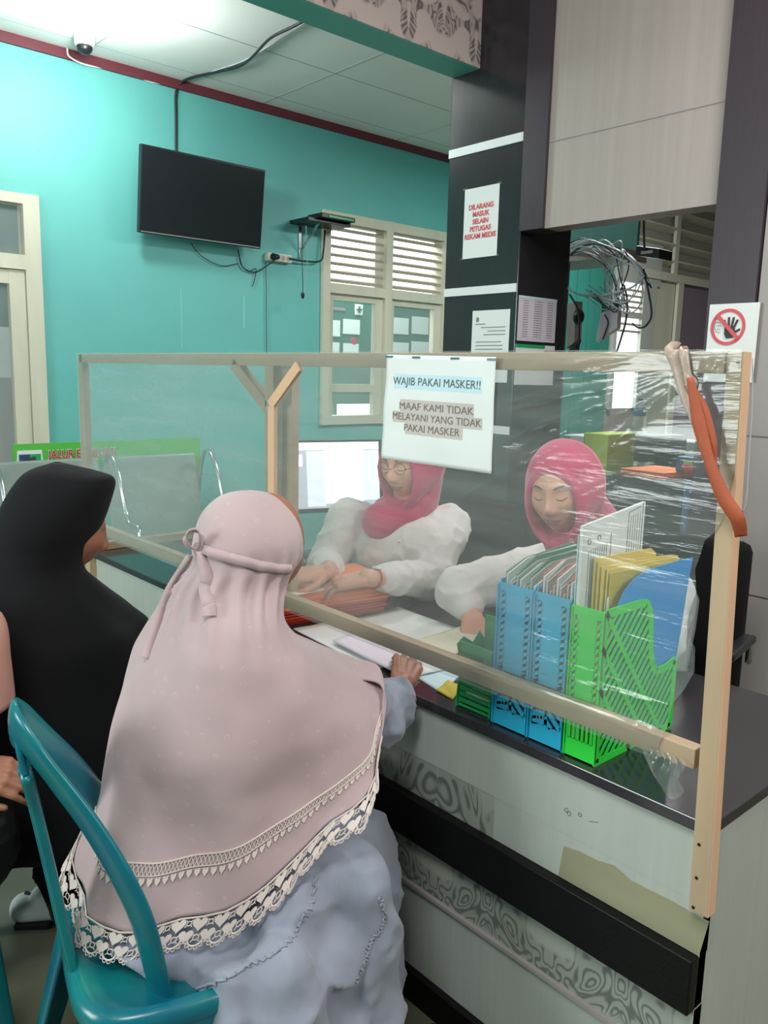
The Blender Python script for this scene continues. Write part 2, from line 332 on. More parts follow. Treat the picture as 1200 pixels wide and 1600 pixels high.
# ================================================================ SETTING
YW, ZC, XP, XC = 5.0, 3.23, 2.83, 1.212      # hall wall, ceiling height, pillar plane, counter front plane
struct(bx('floor', 'floor', -3, 9, -3, 7, -.05, 0))
ce = struct(bx('ceiling', 'ceil', -3, 9, -3, 7, ZC, ZC + .05))
sm = MB(); xs0 = PX(600, 82, 'z', ZC).x
for k in range(-4, 6): sm.box(xs0 + k * .61 * 1.0, xs0 + k * .61 + .007, 2.8, 5, ZC - .0015, ZC + .001) if k % 2 == 0 else None
for k in range(4): sm.box(-3, 9, 2.95 + k * .62, 2.957 + k * .62, ZC - .0015, ZC + .001)
sm.build('panel_seams', 'seam', ce)
wb = MB()
for a in ((-3, .62, 0, ZC), (.62, 1.745, 2.40, ZC), (1.745, 3.78, 0, ZC), (3.78, 5.12, 2.62, ZC), (3.78, 5.12, 0, 1.05), (5.12, 5.4, 0, ZC)): wb.box(a[0], a[1], YW, YW + .12, a[2], a[3])
wbk = struct(wb.build('wall_back', 'teal'))
for x_, y_, y2_ in ((282, 450, 545), (380, 462, 512)):
    qa, qb = PX(x_, y_, 'y', YW), PX(x_ + 3, y2_, 'y', YW); bx('pale_scrape', 'scrape', qa.x, qa.x + (.006 if x_ < 300 else .012), YW - .0008, YW, qb.z, qa.z, wbk)
struct(bx('wall_left', 'teal', -3.1, -3, -3, 7, 0, ZC)); struct(bx('wall_rear', 'lam', -3, 9, -3.1, -3, 0, ZC))
struct(bx('trim_1', 'maroon', -3, 5.4, YW - .02, YW, ZC - .055, ZC))
# beam with wallpaper face and green underside
bm_ = struct(bx('beam', 'greenedge', -3, XP, 2.62, 2.775, 2.77, ZC)); bx('wallpaper', 'damask', -3, XP, 2.612, 2.62, 2.772, ZC, bm_)
# pillar
pil = struct(bx('pillar', 'black', XP, 3.19, 2.34, 2.78, 0, ZC, bevel=.004))
for z in (2.461, 1.847, 1.23): bx('white_stripe', 'stripe', XP - .006, XP, 2.345, 2.778, z - .036, z, pil)
fas = struct(bx('fascia', 'lam', XP + .004, XP + .11, 1.465, 2.216, 2.06, ZC))
bx('border_strip', 'blackcol', XP - .012, XP + .11, 2.216, 2.338, 2.06, ZC, fas)
for z in (2.395,): bx('seam_strip', 'lamgrey', XP + .001, XP + .004, 1.467, 2.214, z, z + .007, fas)
colm = struct(bx('column', 'blackcol', XP - .02, 3.12, 1.295, 1.462, .45, ZC)); bx('column_base', 'lamgrey', XP - .02, 3.12, 1.295, 1.462, 0, .45, colm)
wr = MB()
for a, b_ in ((0, .706), (.713, 1.262), (1.269, ZC)): wr.box(XP - .004, XP + .1, -3, 1.29, a, b_)
wr.box(XP + .004, XP + .1, -3, 1.29, 0, ZC)
struct(wr.build('wall_right', 'lamgrey'))
# door with transom at the left of the hall wall
d1 = MB()
for a in ((1.655, 1.745, 0, 2.40), (.62, .70, 0, 2.40), (.62, 1.745, 2.345, 2.40), (.62, 1.745, 1.985, 2.065)): e_ = .0015 if a[1] - a[0] > .3 else 0; d1.box(a[0], a[1], YW - .03 + e_, YW + .07 - e_, a[2] - (0 if a[2] < .1 else e_), a[3] - (e_ if e_ and a[3] > 2.3 else 0))
door = struct(d1.build('door_1', 'cream'))
l1 = MB()
for a in ((1.565, 1.652, .03, 1.98), (.703, .79, .03, 1.98), (.703, 1.652, 1.90, 1.98), (.703, 1.652, .03, .8)): e_ = .0015 if a[1] - a[0] > .3 else 0; l1.box(a[0] + e_, a[1] - e_, YW - .015 + e_, YW + .03 - e_, a[2] + e_, a[3] - e_)
l1.build('door_leaf', 'cream', door)
bx('transom_pane', 'glass', .70, 1.655, YW + .01, YW + .016, 2.065, 2.345, door); bx('door_pane', 'glass', .79, 1.565, YW + .005, YW + .011, .8, 1.9, door)
struct(bx('wall_corridor', 'tealdk', -1.5, 3.2, 6.4, 6.45, 0, ZC)); bx('corridor_column', 'blackcol', .9, 1.36, 5.7, 5.95, 0, 2.6).update_tag()
bpy.data.objects['corridor_column'].name = 'trim_2'; struct(bpy.data.objects['trim_2'])
# window with louvres
wn = MB(); X0, X1, XM = 3.78, 5.12, 4.43
for a in ((X0, X0 + .07, 1.05, 2.62), (X1 - .07, X1, 1.05, 2.62), (XM - .03, XM + .04, 1.05, 2.62), (X0, X1, 2.545, 2.62), (X0, X1, 2.035, 2.11), (X0, X1, 1.05, 1.12)): e_ = .0015 if a[1] - a[0] > .3 else 0; wn.box(a[0] + e_, a[1] - e_, YW - .03 + e_, YW + .11 - e_, a[2] + e_, a[3] - e_)
win = struct(wn.build('window_1', 'cream'))
for x0, x1 in ((X0 + .07, XM - .03), (XM + .04, X1 - .07)):
    for k in range(7):
        z = 2.125 + k * .062; m = MB(); m.obox(((x0 + x1) / 2, YW + .05, z + .015), ((x1 - x0) / 2, 0, 0), (0, .042, .012), (0, -.002, .0095)); m.build('louvre_slat', 'slat', win)
    m = MB(); 
    for a in ((x0, x0 + .05, 1.12, 2.03), (x1 - .075, x1, 1.12, 2.03), (x0, x1, 1.99, 2.03), (x0, x1, 1.3, 1.36)): e_ = .0015 if a[3] - a[2] < .2 else 0; m.box(a[0] + e_, a[1] - e_, YW + .0 + e_, YW + .05 - e_, a[2], a[3])
    f_ = m.build('sash', 'cream', win); bx('pane', 'glass', x0, x1, YW + .02, YW + .026, 1.12, 2.03, f_)
struct(bx('wall_outside', 'bright', 3.3, 8.5, 6.6, 6.65, 0, 4))
nb = thing('notice_board', 'green notice board with white sheets seen through the louvre window', 'notice board', (5.6, 6.2, 1.4))
def Q(x, y, Y): return PX(x, y, 'y', Y)
p0, p1 = Q(500, 470, 6.2), Q(705, 640, 6.2); bx('board', 'boardgreen', p0.x, 7.6, 6.2, 6.23, 1.15, Q(600, 472, 6.2).z, nb); bx('stand_post', 'boardgreen', p0.x + .2, p0.x + .24, 6.23, 6.27, 0, 1.6, nb); bx('stand_post', 'boardgreen', 7.2, 7.24, 6.23, 6.27, 0, 1.6, nb)
for (a, b_, c, d) in ((507, 499, 531, 526), (536, 498, 562, 523), (607, 495, 638, 523), (644, 494, 669, 523), (507, 534, 530, 560), (536, 536, 560, 560), (607, 534, 638, 560), (643, 533, 669, 560)):
    q0, q1 = Q(a, b_, 6.19), Q(c, d, 6.19); bx('sheet', 'paper', q0.x, q1.x, 6.188, 6.192, q1.z, q0.z, nb)
q = Q(560, 484, 6.19); bx('badge', 'white', q.x - .05, q.x + .05, 6.18, 6.19, q.z - .05, q.z + .05, nb, bevel=.03); m = MB(); m.box(q.x - .03, q.x + .03, 6.17, 6.18, q.z - .009, q.z + .009).box(q.x - .009, q.x + .009, 6.17, 6.18, q.z - .03, q.z + .03); m.build('badge_cross', 'boardgreen', nb)
q0, q1 = Q(508, 478, 6.19), Q(540, 486, 6.19); bx('heading_strip', 'lav', q0.x, q1.x, 6.188, 6.192, q1.z, q0.z, nb); q0, q1 = Q(607, 474, 6.19), Q(652, 480, 6.19); bx('heading_strip', 'dustred', q0.x, q1.x, 6.188, 6.192, q1.z, q0.z, nb)
q = Q(553, 533, YW + .018); m = MB(); m.prism([q + V((math.cos(a), 0, math.sin(a))) * .028 for a in [k * PI / 8 for k in range(16)]], (0, -.003, 0)); tag(m.build('round_sticker', 'pinkdot'), 'round pink sticker on the window glass beside the pillar', 'sticker')
# ================================================================ THINGS ON THE HALL WALL
lampo = thing('ceiling_lamp', 'round white glowing ceiling lamp above the dome camera', 'lamp', (1.80, 4.2, ZC))
m = MB(); m.tube([(1.8, 4.2, ZC), (1.8, 4.2, ZC - .04)], .06, 24); m.build('lamp_base', 'white', lampo, True); m = MB(); m.ball((1.8, 4.2, ZC - .075), (.06, .06, .05), 24, 12); m.build('bulb', 'lamp', lampo, True)
q = PX(132, 66, 'z', ZC - .03); cc = thing('security_camera', 'small white dome camera mounted on the ceiling by the teal wall', 'camera', (q.x, q.y, ZC))
m = MB(); m.tube([(q.x, q.y, ZC), (q.x, q.y, ZC - .05)], [.058, .052], 24); m.build('housing', 'white', cc, True); m = MB(); m.ball((q.x, q.y, ZC - .055), (.042, .042, .04), 20, 12); m.build('dome', 'dk', cc, True)
wl = [Q(105, 75, YW - .03), Q(108, 88, YW - .02), Q(130, 100, YW - .02), Q(160, 106, YW - .012), Q(200, 112, YW - .012), Q(235, 128, YW - .012), Q(270, 132, YW - .012)]
tag(MB().tube(spline(wl, 30), .005, 6).build('white_cable', 'white', smooth=True), 'thin white cable running from the dome camera along the maroon trim', 'cable')
tv = thing('television', 'wall-mounted flat black television switched off on the teal wall', 'television', (2.8, 4.9, 2.3))
TL, TR, BL, BR = Q(220, 225, 4.80), Q(413, 264, 4.80), Q(219, 365, 4.86), Q(409, 388, 4.86)
ctr = (TL + TR + BL + BR) / 4; hx = (TR.x - TL.x + BR.x - BL.x) / 4; zt, zb = (TL.z + TR.z) / 2, (BL.z + BR.z) / 2
az = V((0, -.03, (zt - zb) / 2)); ay = V((0, 1, .03 / ((zt - zb) / 2))).normalized() * .02
MB().obox(ctr + ay, (hx, 0, 0), ay, az).build('casing', 'dk', tv, bevel=.004)
MB().obox(ctr - ay * .05 + az * .015, (hx * .985, 0, 0), ay * .06, az * .94).build('screen', 'screen', tv)
MB().obox(ctr - az * .965 - ay * .1, (hx * .98, 0, 0), ay * .05, az * .012).build('bezel_line', 'steel', tv)
MB().box(ctr.x - .15, ctr.x + .15, 4.86, 5.0, ctr.z - .1, ctr.z + .1).build('bracket', 'dk', tv)
cb = [PX(480, 30, 'z', ZC - .02), PX(455, 43, 'z', ZC - .03), PX(422, 60, 'z', ZC - .03), PX(395, 88, 'z', ZC - .03), PX(375, 103, 'z', ZC - .02), PX(340, 112, 'z', ZC - .015), PX(305, 120, 'z', ZC - .012), Q(285, 128, YW - .03), Q(275, 145, YW - .012), Q(275, 190, YW - .01), Q(275, 245, YW - .01)]
tag(MB().tube(spline(cb, 60), .008, 6).build('television_cable', 'cable', smooth=True), 'dark cable running across the ceiling and down to the television', 'cable')
cb2 = [PX(476, 36, 'z', ZC - .008), PX(430, 66, 'z', ZC - .008), PX(380, 95, 'z', ZC - .008), PX(330, 112, 'z', ZC - .008)]
tag(MB().tube(spline(cb2, 20), .004, 6).build('thin_ceiling_wire', 'cableg', smooth=True), 'thin grey wire clipped beside the dark ceiling cable', 'cable')
ps = thing('power_strip', 'cream power strip fixed to the teal wall right of the television', 'power strip', (3.3, 5, 2.2))
a, b_ = Q(413, 401, YW), Q(451, 403, YW); a2 = Q(413, 394, YW); MB().box(a.x, b_.x, 4.955, 5, a.z - .028, a.z + .028).build('housing', 'cream', ps, bevel=.006)
for k in (.62, .84):
    x = a.x + (b_.x - a.x) * k; MB().tube([(x, 4.957, a.z), (x, 4.953, a.z)], .017, 16).build('socket', 'lamgrey', ps)
pg = thing('power_plug', 'black plug pushed into the cream power strip', 'plug', (a.x + .04, 4.94, a.z)); MB().caps((a.x + .045, 4.955, a.z), (a.x + .05, 4.91, a.z - .004), .026, .018).build('plug_body', 'dk', pg, True)
MB().tube(spline([(a.x + .05, 4.91, a.z - .01), Q(422, 412, 4.95), Q(400, 425, 4.98), Q(380, 418, 4.98), Q(374, 398, 4.98), Q(372, 390, 4.98)], 30), .004, 6).build('plug_cord', 'cable', pg, True)
def wire(pts, r, label, m='cable', n=30, Y=4.985, name='hanging_cable'): return tag(MB().tube(spline([Q(x, y, Y) for x, y in pts], n), r, 6).build(name, m, smooth=True), label, 'cable')
wire([(452, 404), (475, 408), (500, 408), (505, 395), (508, 360)], .007, 'thick black cable from the power strip to the wall shelf', Y=4.95)
wire([(298, 380), (315, 400), (345, 415), (372, 412)], .0025, 'thin black wire trailing below the left half of the television')
wire([(373, 392), (376, 412), (388, 424), (400, 420), (397, 440), (394, 448)], .003, 'looped black wire dangling below the right half of the television')
wire([(415, 410), (416, 450), (416, 500), (417, 560)], .0025, 'straight thin black wire dropping from the power strip')
sh = thing('wall_shelf', 'small dark green shelf on a steel bracket beside the louvre window', 'shelf', (3.7, 4.9, 2.5))
p0, p1 = Q(463, 346, 4.95), Q(541, 352, 4.7); MB().box(p0.x - .02, p0.x + .36, 4.78, 5, p0.z - .012, p0.z + .012).build('board', 'dk', sh, bevel=.003)
MB().bar((p0.x + .06, 4.76, p0.z - .02), (p0.x + .06, 4.99, p0.z - .20), .015, .01, (1, 0, 0)).box(p0.x + .05, p0.x + .07, 4.985, 5, p0.z - .24, p0.z - .02).build('bracket', 'chrome', sh)
rt = thing('network_box', 'black and green network box lying on the wall shelf', 'router', (3.8, 4.85, p0.z + .03)); MB().box(p0.x + .06, p0.x + .36, 4.73, 4.9, p0.z + .013, p0.z + .045).build('casing', 'dk', rt, bevel=.004); MB().box(p0.x + .12, p0.x + .34, 4.725, 4.731, p0.z + .02, p0.z + .032).build('green_front', 'mint', rt)
hw1 = wire([(473, 352), (472, 400), (473, 440), (473, 460)], .003, 'thin black wire with a plug hanging under the wall shelf', Y=4.8)
wire([(478, 352), (480, 400), (478, 440), (474, 462)], .002, 'second thin wire hanging under the wall shelf', 'cableg', Y=4.82)
m = MB(); qq = Q(473, 460, 4.8); m.caps(qq, qq + V((0, 0, -.02)), .014, .01); m.build('plug', 'dk', hw1, smooth=True)
# waiting bench and evacuation sign in front of the door
zt = PX(60, 722, 'y', 4.25).z; xa, xb = .62, PX(318, 720, 'y', 4.25).x
bn = thing('waiting_bench', 'grey perforated steel waiting bench standing under the evacuation sign', 'bench', ((xa + xb) / 2, 4.3, 0)); nseat = 3; wd = (xb - xa) / nseat
for k in range(nseat):
    x0, x1 = xa + k * wd + .012, xa + (k + 1) * wd - .012
    MB().obox(((x0 + x1) / 2, 4.28, (zt + .5) / 2), ((x1 - x0) / 2, 0, 0), (0, .012, 0), (0, .05, (zt - .5) / 2)).build('backrest', 'steel', bn, bevel=.02)
    MB().box(x0, x1, 3.82, 4.26, .42, .45).build('seat', 'steel', bn, bevel=.01)
MB().box(xa, xb, 4.08, 4.14, .34, .41).build('beam', 'dk', bn)
for x in (xa + .2, xb - .2): MB().box(x - .03, x + .03, 3.85, 4.35, 0, .03).box(x - .03, x + .03, 4.08, 4.14, .03, .35).build('leg', 'chrome', bn)
for k in range(nseat + 1):
    x = xa + k * wd; MB().tube(spline([(x, 4.3, .46), (x, 4.32, .7), (x, 4.24, zt + .012), (x, 4.12, zt - .04), (x, 4.0, .66), (x, 3.88, .64), (x, 3.86, .5), (x, 3.9, .43)], 24), .012, 8).build('armrest', 'chrome', bn, True)
es = thing('evacuation_sign', 'long green evacuation route sign with crest and red lettering behind the bench', 'sign', (1.3, 4.4, zt)); YS = 4.40
s0, s1 = PX(20, 693, 'y', YS), PX(312, 693, 'y', YS); zs = (s0.z + PX(125, 692, 'y', YS).z) / 2
bx('board', 'green', s0.x, s1.x, YS, YS + .015, zs - .22, zs, es); c0 = PX(47, 722, 'y', YS)
m = MB(); pts = [(-.055, .055), (.055, .055), (.06, .0), (.03, -.05), (0, -.065), (-.03, -.05), (-.06, 0)]; m.prism([(c0.x + a * 1.12, YS - .003, c0.z + .0 + b * 1.12) for a, b in pts], (0, .003, 0)); m.build('crest_border', 'white', es)
m = MB(); m.prism([(c0.x + min(0, a), YS - .005, c0.z + b * .95 - .006) for a, b in [(-.055, .05), (0, .05), (0, -.06), (-.03, -.05), (-.055, 0)]], (0, .002, 0)); m.build('crest_left', 'blueitem', es)
m = MB(); m.prism([(c0.x + a, YS - .005, c0.z + b * .95 - .006) for a, b in [(0, .05), (.055, .05), (.055, 0), (.03, -.05), (0, -.06)]], (0, .002, 0)); m.build('crest_right', 'mint', es)
m = MB(); m.prism([(c0.x + a, YS - .007, c0.z + b) for a, b in [(-.03, .02), (-.02, .03), (.0, .022), (.02, .03), (.03, .02), (.02, -.02), (-.02, -.02)]], (0, .002, 0)); m.build('crest_emblem', 'inkd', es)
tp = PX(75, 711, 'y', YS); t_ = text('JALUR EVAKUASI', .062, (tp.x, YS - .004, tp.z), (1, 0, 0), (0, 0, 1), 'white', es, 'lettering_outline', bold=.0035, align='LEFT', sx=.8)
text('JALUR EVAKUASI', .062, (tp.x, YS - .006, tp.z), (1, 0, 0), (0, 0, 1), 'red', es, 'lettering', bold=.001, align='LEFT', sx=.8)
MB().box(s0.x + .1, s0.x + .13, YS + .015, YS + .04, 0, zs - .02).box(s0.x + .02, s0.x + .2, YS - .1, YS + .16, 0, .02).build('stand_post', 'dk', es); MB().box(s1.x - .13, s1.x - .1, YS + .015, YS + .04, 0, zs - .02).box(s1.x - .2, s1.x - .02, YS - .1, YS + .16, 0, .02).build('stand_post', 'dk', es)
# things behind the door glass
bd = thing('white_board', 'white board standing behind the door glass', 'board', (1.3, 5.35, 0)); a = PX(32, 512, 'y', 5.35); MB().box(.4, a.x, 5.35, 5.38, 0, a.z).build('panel', 'paper', bd); a2 = PX(22, 540, 'y', 5.34); MB().box(.4, a2.x + .02, 5.335, 5.35, .5, a2.z).build('grey_sheet', 'lamgrey', bd); a3 = PX(20, 590, 'y', 5.33); MB().box(.6, a3.x - .01, 5.325, 5.335, a3.z, a2.z).build('small_sheet', 'white', bd)
cbn = thing('dark_cabinet', 'dark cabinet standing in the corridor behind the door glass', 'cabinet', (1.1, 6.0, 0)); MB().box(.2, 1.9, 5.95, 6.38, 0, 1.35).build('body', 'dk', cbn)
for x, y in ((7, 475), (16, 478)):
    q = PX(x, y, 'y', 5.9); bi = thing('ring_binder', 'black ring binder behind the door glass, ' + ('left' if x < 10 else 'right') + ' one of the pair', 'binder', (q.x, 6.1, 1.35)); MB().box(q.x - .045, q.x + .035, 6.0, 6.3, 1.35, 1.35 + .36).build('cover', 'dk', bi); MB().box(q.x - .025, q.x + .015, 5.997, 6.0, 1.5, 1.66).build('spine_label', 'steel', bi)
# ================================================================ PAPERS ON PILLAR AND COLUMN
def sheet(name, label, cat, ax, val, p0, p1, m='paper', sk=0, th=.0015):
    a, b_ = PX(*p0, ax, val), PX(*p1, ax, val); t = thing(name, label, cat, ((a + b_) / 2))
    if ax == 'x': MB().box(val - th, val, a.y, b_.y, a.z, b_.z).build('sheet', m, t)
    else: MB().box(a.x, b_.x, val - th, val, a.z, b_.z).build('sheet', m, t)
    return t, a, b_
UPZ = V((0, 0, 1)); RL = V((0, -1, 0))
t, a, b_ = sheet('notice_paper', 'white notice with red capital letters taped high on the black pillar', 'notice', 'x', XP - .001, (727, 297), (776, 399)); cy = (a.y + b_.y) / 2; cz = (a.z + b_.z) / 2
text('DILARANG\nMASUK\nSELAIN\nPETUGAS\nREKAM MEDIS', .030, (XP - .0035, cy, cz + .005), RL, UPZ, 'inkred', t, bold=.0012, lean=1.05)
for yy, zz in ((a.y, a.z), (b_.y, a.z), (a.y, b_.z), (b_.y, b_.z)): MB().box(XP - .004, XP, yy - .012, yy + .012, zz - .003, zz + .006).build('clear_tape', 'clear', t)
t, a, b_ = sheet('letter_paper', 'white typed letter pinned low on the black pillar face', 'notice', 'x', XP - .001, (739, 486), (792, 598)); m = MB()
for k, (u0, u1) in enumerate(((.25, .9), (.42, .9), (.33, .9), (0, 0), (.12, .8), (.12, .85), (.12, .85), (.12, .8), (.12, .88), (.12, .7), (.12, .82), (.12, .85))):
    if u1: z = a.z - .075 - k * .016; m.box(XP - .0035, XP - .0025, a.y + (b_.y - a.y) * u0, a.y + (b_.y - a.y) * u1, z - .002, z + .0015)
m.box(XP - .0035, XP - .0025, a.y - .025, a.y - .04, a.z - .05, a.z - .03); m.box(XP - .0035, XP - .0025, a.y - .02, a.y - .08, a.z - .062, a.z - .058); m.build('typed_lines', 'ink', t)
t, a, b_ = sheet('schedule_paper', 'lilac tabulated sheet on the side face of the black pillar', 'notice', 'y', 2.338, (811, 461), (866, 536), 'paperl'); m = MB()
for k in range(16): z = a.z - .02 - k * (a.z - b_.z - .03) / 16; [m.box(a.x + (b_.x - a.x) * u0, a.x + (b_.x - a.x) * u1, 2.3355, 2.3365, z - .0012, z + .0012) for u0, u1 in ((.12, .25), (.4, .62), (.75, .9))]
m.box(a.x + .006, b_.x - .006, 2.3362, 2.3365, b_.z + .01, b_.z + .011).box(a.x + (b_.x - a.x) * .5, a.x + (b_.x - a.x) * .502, 2.3360, 2.3365, b_.z + .01, a.z - .015).build('table_rows', 'ink', t); MB().box(a.x, b_.x, 2.3350, 2.3365, a.z - .012, a.z).build('blue_header', 'palecard', t)
t, a, b_ = sheet('form_paper', 'green-headed form below the lilac sheet on the pillar side', 'notice', 'y', 2.338, (806, 537), (863, 602)); MB().box(a.x, a.x + (b_.x - a.x) * .73, 2.3352, 2.3365, a.z - .015, a.z).build('green_header', 'mint', t); MB().box(a.x + (b_.x - a.x) * .73, b_.x, 2.3352, 2.3365, a.z - .05, a.z - .02).build('pink_cell', 'pinkdot', t)
xh = XP - .021; t, a, b_ = sheet('hand_sign', 'white sign with a hand crossed out in a red ring on the dark column', 'sign', 'x', xh, (1110, 476), (1176, 598), th=.003)
a = PX(1110, 474, 'x', xh); c = PX(1138, 511, 'x', xh); R_ = .062; m = MB()
def circ(r, n=40): return [V((xh - .004, c.y - r * math.cos(2 * PI * k / n), c.z + r * math.sin(2 * PI * k / n))) for k in range(n)]
o_, i_ = circ(R_), circ(R_ * .82)
for k in range(40): j = (k + 1) % 40; m.prism([o_[k], o_[j], i_[j], i_[k]], (-.0008, 0, 0))
m.bar((xh - .0075, c.y + R_ * .65, c.z + R_ * .65), (xh - .0075, c.y - R_ * .65, c.z - R_ * .65), .013, .001, (1, 0, 0)); m.build('prohibition_ring', 'inkred', t)
m = MB(); xx = xh - .0052; cy, cz = c.y - .008, c.z - .005
m.prism([(xx, cy - a_, cz + b2) for a_, b2 in ((-.019, .004), (.017, .008), (.02, -.012), (.012, -.032), (-.01, -.034), (-.018, -.02))], (-.0008, 0, 0))
for u, v, L, an in ((-.014, .0, .030, 105), (-.004, .004, .034, 93), (.006, .006, .032, 80), (.015, .004, .027, 66), (.014, -.016, .026, 30)):
    d = V((0, -math.cos(math.radians(an)), math.sin(math.radians(an)))); s_ = V((xx - .0005, cy - u, cz + v)); m.bar(s_ - d * .006, s_ + d * L, .0072, .001, (1, 0, 0))
m.build('hand_symbol', 'inkd', t); m = MB()
for k in range(3): m.box(xx, xx - .0008, c.y + .045 - k * .004, c.y + .025, c.z + .016 - k * .012, c.z + .0175 - k * .012)
m.tube([V((xx, c.y + .045, c.z + .02)), V((xx, c.y + .048, c.z)), V((xx, c.y + .04, c.z - .014)), V((xx, c.y + .025, c.z - .02))], .0008, 4); m.build('face_outline', 'ink', t)
# ================================================================ COUNTER
Y0, Y1, ZT = .545, 3.06, .75
ct = thing('service_counter', 'long white service counter with black top and black bands', 'counter', (1.5, 1.8, 0))
bx('countertop', 'topblack', XC - .012, 1.83, Y0 - .005, Y1, ZT - .022, ZT, ct, bevel=.002)
bx('front_panel', 'lamwhite', XC, 1.24, Y0, Y1, .60, ZT - .022, ct)
bx('end_panel', 'lamwhite', XC + .002, 1.80, Y0, Y0 + .02, 0, ZT - .022, ct)
bx('back_panel', 'lamgrey', 1.6, 1.62, Y0 + .02, Y1, 0, ZT - .022, ct); bx('far_end_panel', 'lamwhite', XC + .002, 1.80, Y1 - .02, Y1, 0, ZT - .022, ct)
# strip under the panel: glue board, laminate and wallpaper
ka = [PX(x, y, 'x', XC) for x, y in ((881, 1322), (905, 1330), (935, 1345), (960, 1352), (985, 1375), (1010, 1388), (1045, 1405), (1080, 1425), (1108, 1440))]
kb = [(XC, p.y, p.z) for p in ka] + [(XC, Y0, .51), (XC, PX(872, 1375, 'x', XC).y, .51)]
bx('lower_front_panel', 'lamwhite', XC + .0005, 1.24, Y0 + .0, PX(772, 1270, 'x', XC).y, .505, .60, ct)
m = MB(); m.prism([V(p) - V((.0006, 0, 0)) for p in kb], (.0012, 0, 0)); m.build('bare_glue_patch', 'khaki', ct)
yd = PX(772, 1270, 'x', XC).y; MB().box(XC + .0008, 1.24, yd, Y1, .505, .60).build('upper_wallpaper_strip', 'damasky', ct)
bx('black_band', 'band', XC - .022, 1.24, Y0, Y1, .405, .508, ct, bevel=.003)
zl = PX(599, 1345, 'x', XC).z; zl2 = PX(900, 1555, 'x', XC).z; zl = (zl + zl2) / 2
bx('lower_wallpaper_strip', 'damasky', XC, 1.24, Y0, Y1, zl, .405, ct); bx('ledge', 'lamgrey', XC - .010, 1.24, Y0, Y1, zl - .008, zl, ct); bx('lower_panel', 'lamwhite', XC, 1.24, Y0, Y1, .075, zl - .008, ct)
bx('plinth', 'band', XC - .018, 1.24, Y0, Y1, 0, .075, ct)
m = MB()
for x, y, r in ((885, 1266, .004), (889, 1271, .004), (906, 1273, .0035)):
    q = PX(x, y, 'x', XC - .0004); m.tube([q + V((0, math.cos(a), math.sin(a))) * r for a in [k * PI / 6 for k in range(13)]], .0005, 4)
m.build('pen_scribble', 'inkd', ct); m = MB()
for s_ in (((920, 1283), (935, 1285)),): m.tube([PX(*s_[0], 'x', XC - .0004), PX(*s_[1], 'x', XC - .0004)], .0004, 4)
m.build('pen_mark', 'inkd', ct)
# ================================================================ WOODEN PARTITION WITH FILM
XF = 1.186                       # front plane of the battens
fr = thing('wooden_partition', 'raw pine batten frame covered in clear film standing on the counter front', 'partition', (XF, 1.8, ZT)); zt_, zr0, zr1 = 1.494, .838, .872; YA, YB = .542, 3.05
# near post leans a little, as in the photo
pt = PX(1160, 548, 'x', XF); pb = PX(1091, 1432, 'x', XF)
m = MB(); m.prism([(XF, PX(1136, 549, 'x', XF).y, 1.494), (XF, PX(1162, 549, 'x', XF).y, 1.494), (XF, PX(1105, 1435, 'x', XF).y, .60), (XF, PX(1075, 1428, 'x', XF).y, .60)], (.026, 0, 0)); post = m.build('post', 'woodv', fr, bevel=.0015)
m = MB(); yt, yb = PX(1162, 549, 'x', XF).y, PX(1105, 1435, 'x', XF).y
m.prism([(XF + .001, yt, 1.4935), (XF + .025, yt, 1.4935), (XF + .025, yb, .601), (XF + .001, yb, .601)], (0, -.0008, 0)); m.build('cut_edge', 'woodend', post)
for x, y in ((1092, 1320), (1088, 1372), (1083, 1418), (1153, 565), (1155, 573)):
    q = PX(x, y, 'x', XF - .0005); MB().tube([q, q + V((.004, 0, 0))], .003, 10).build('nail', 'nail', post)
bx('top_rail', 'wood', XF, XF + .026, YA + .04, YB - .012, zt_ - .032, zt_, fr, bevel=.0015); bx('bottom_rail', 'wood', XF + .001, XF + .027, YA + .03, YB - .012, zr0, zr1, fr, bevel=.0015)
m = MB(); m.box(XF, XF + .026, YB - .04, YB, .61, zt_); m.build('post', 'woodv', fr, bevel=.0015)
bx('post', 'woodv', XF, XF + .026, 1.765, 1.805, zr1, zt_ - .032, fr, bevel=.0015); bx('post', 'woodend', XF - .012, XF, 1.745, 1.772, zr1 - .01, 1.36, fr, bevel=.001); bx('post', 'wood', XF + .026, XF + .05, 1.72, 1.765, zr1, zt_ - .032, fr, bevel=.0015)
MB().bar((XF + .012, 1.80, 1.355), (XF + .012, 1.965, 1.466), .032, .024, (1, 0, 0)).build('brace', 'wood', fr, bevel=.001)
MB().bar((XF - .006, 1.765, 1.362), (XF - .006, 1.645, 1.462), .028, .012, (1, 0, 0)).build('brace', 'woodend', fr, bevel=.001)
bx('return_rail', 'wood', XF + .026, 1.81, YB - .035, YB, ZT + .001, ZT + .03, fr, bevel=.001)
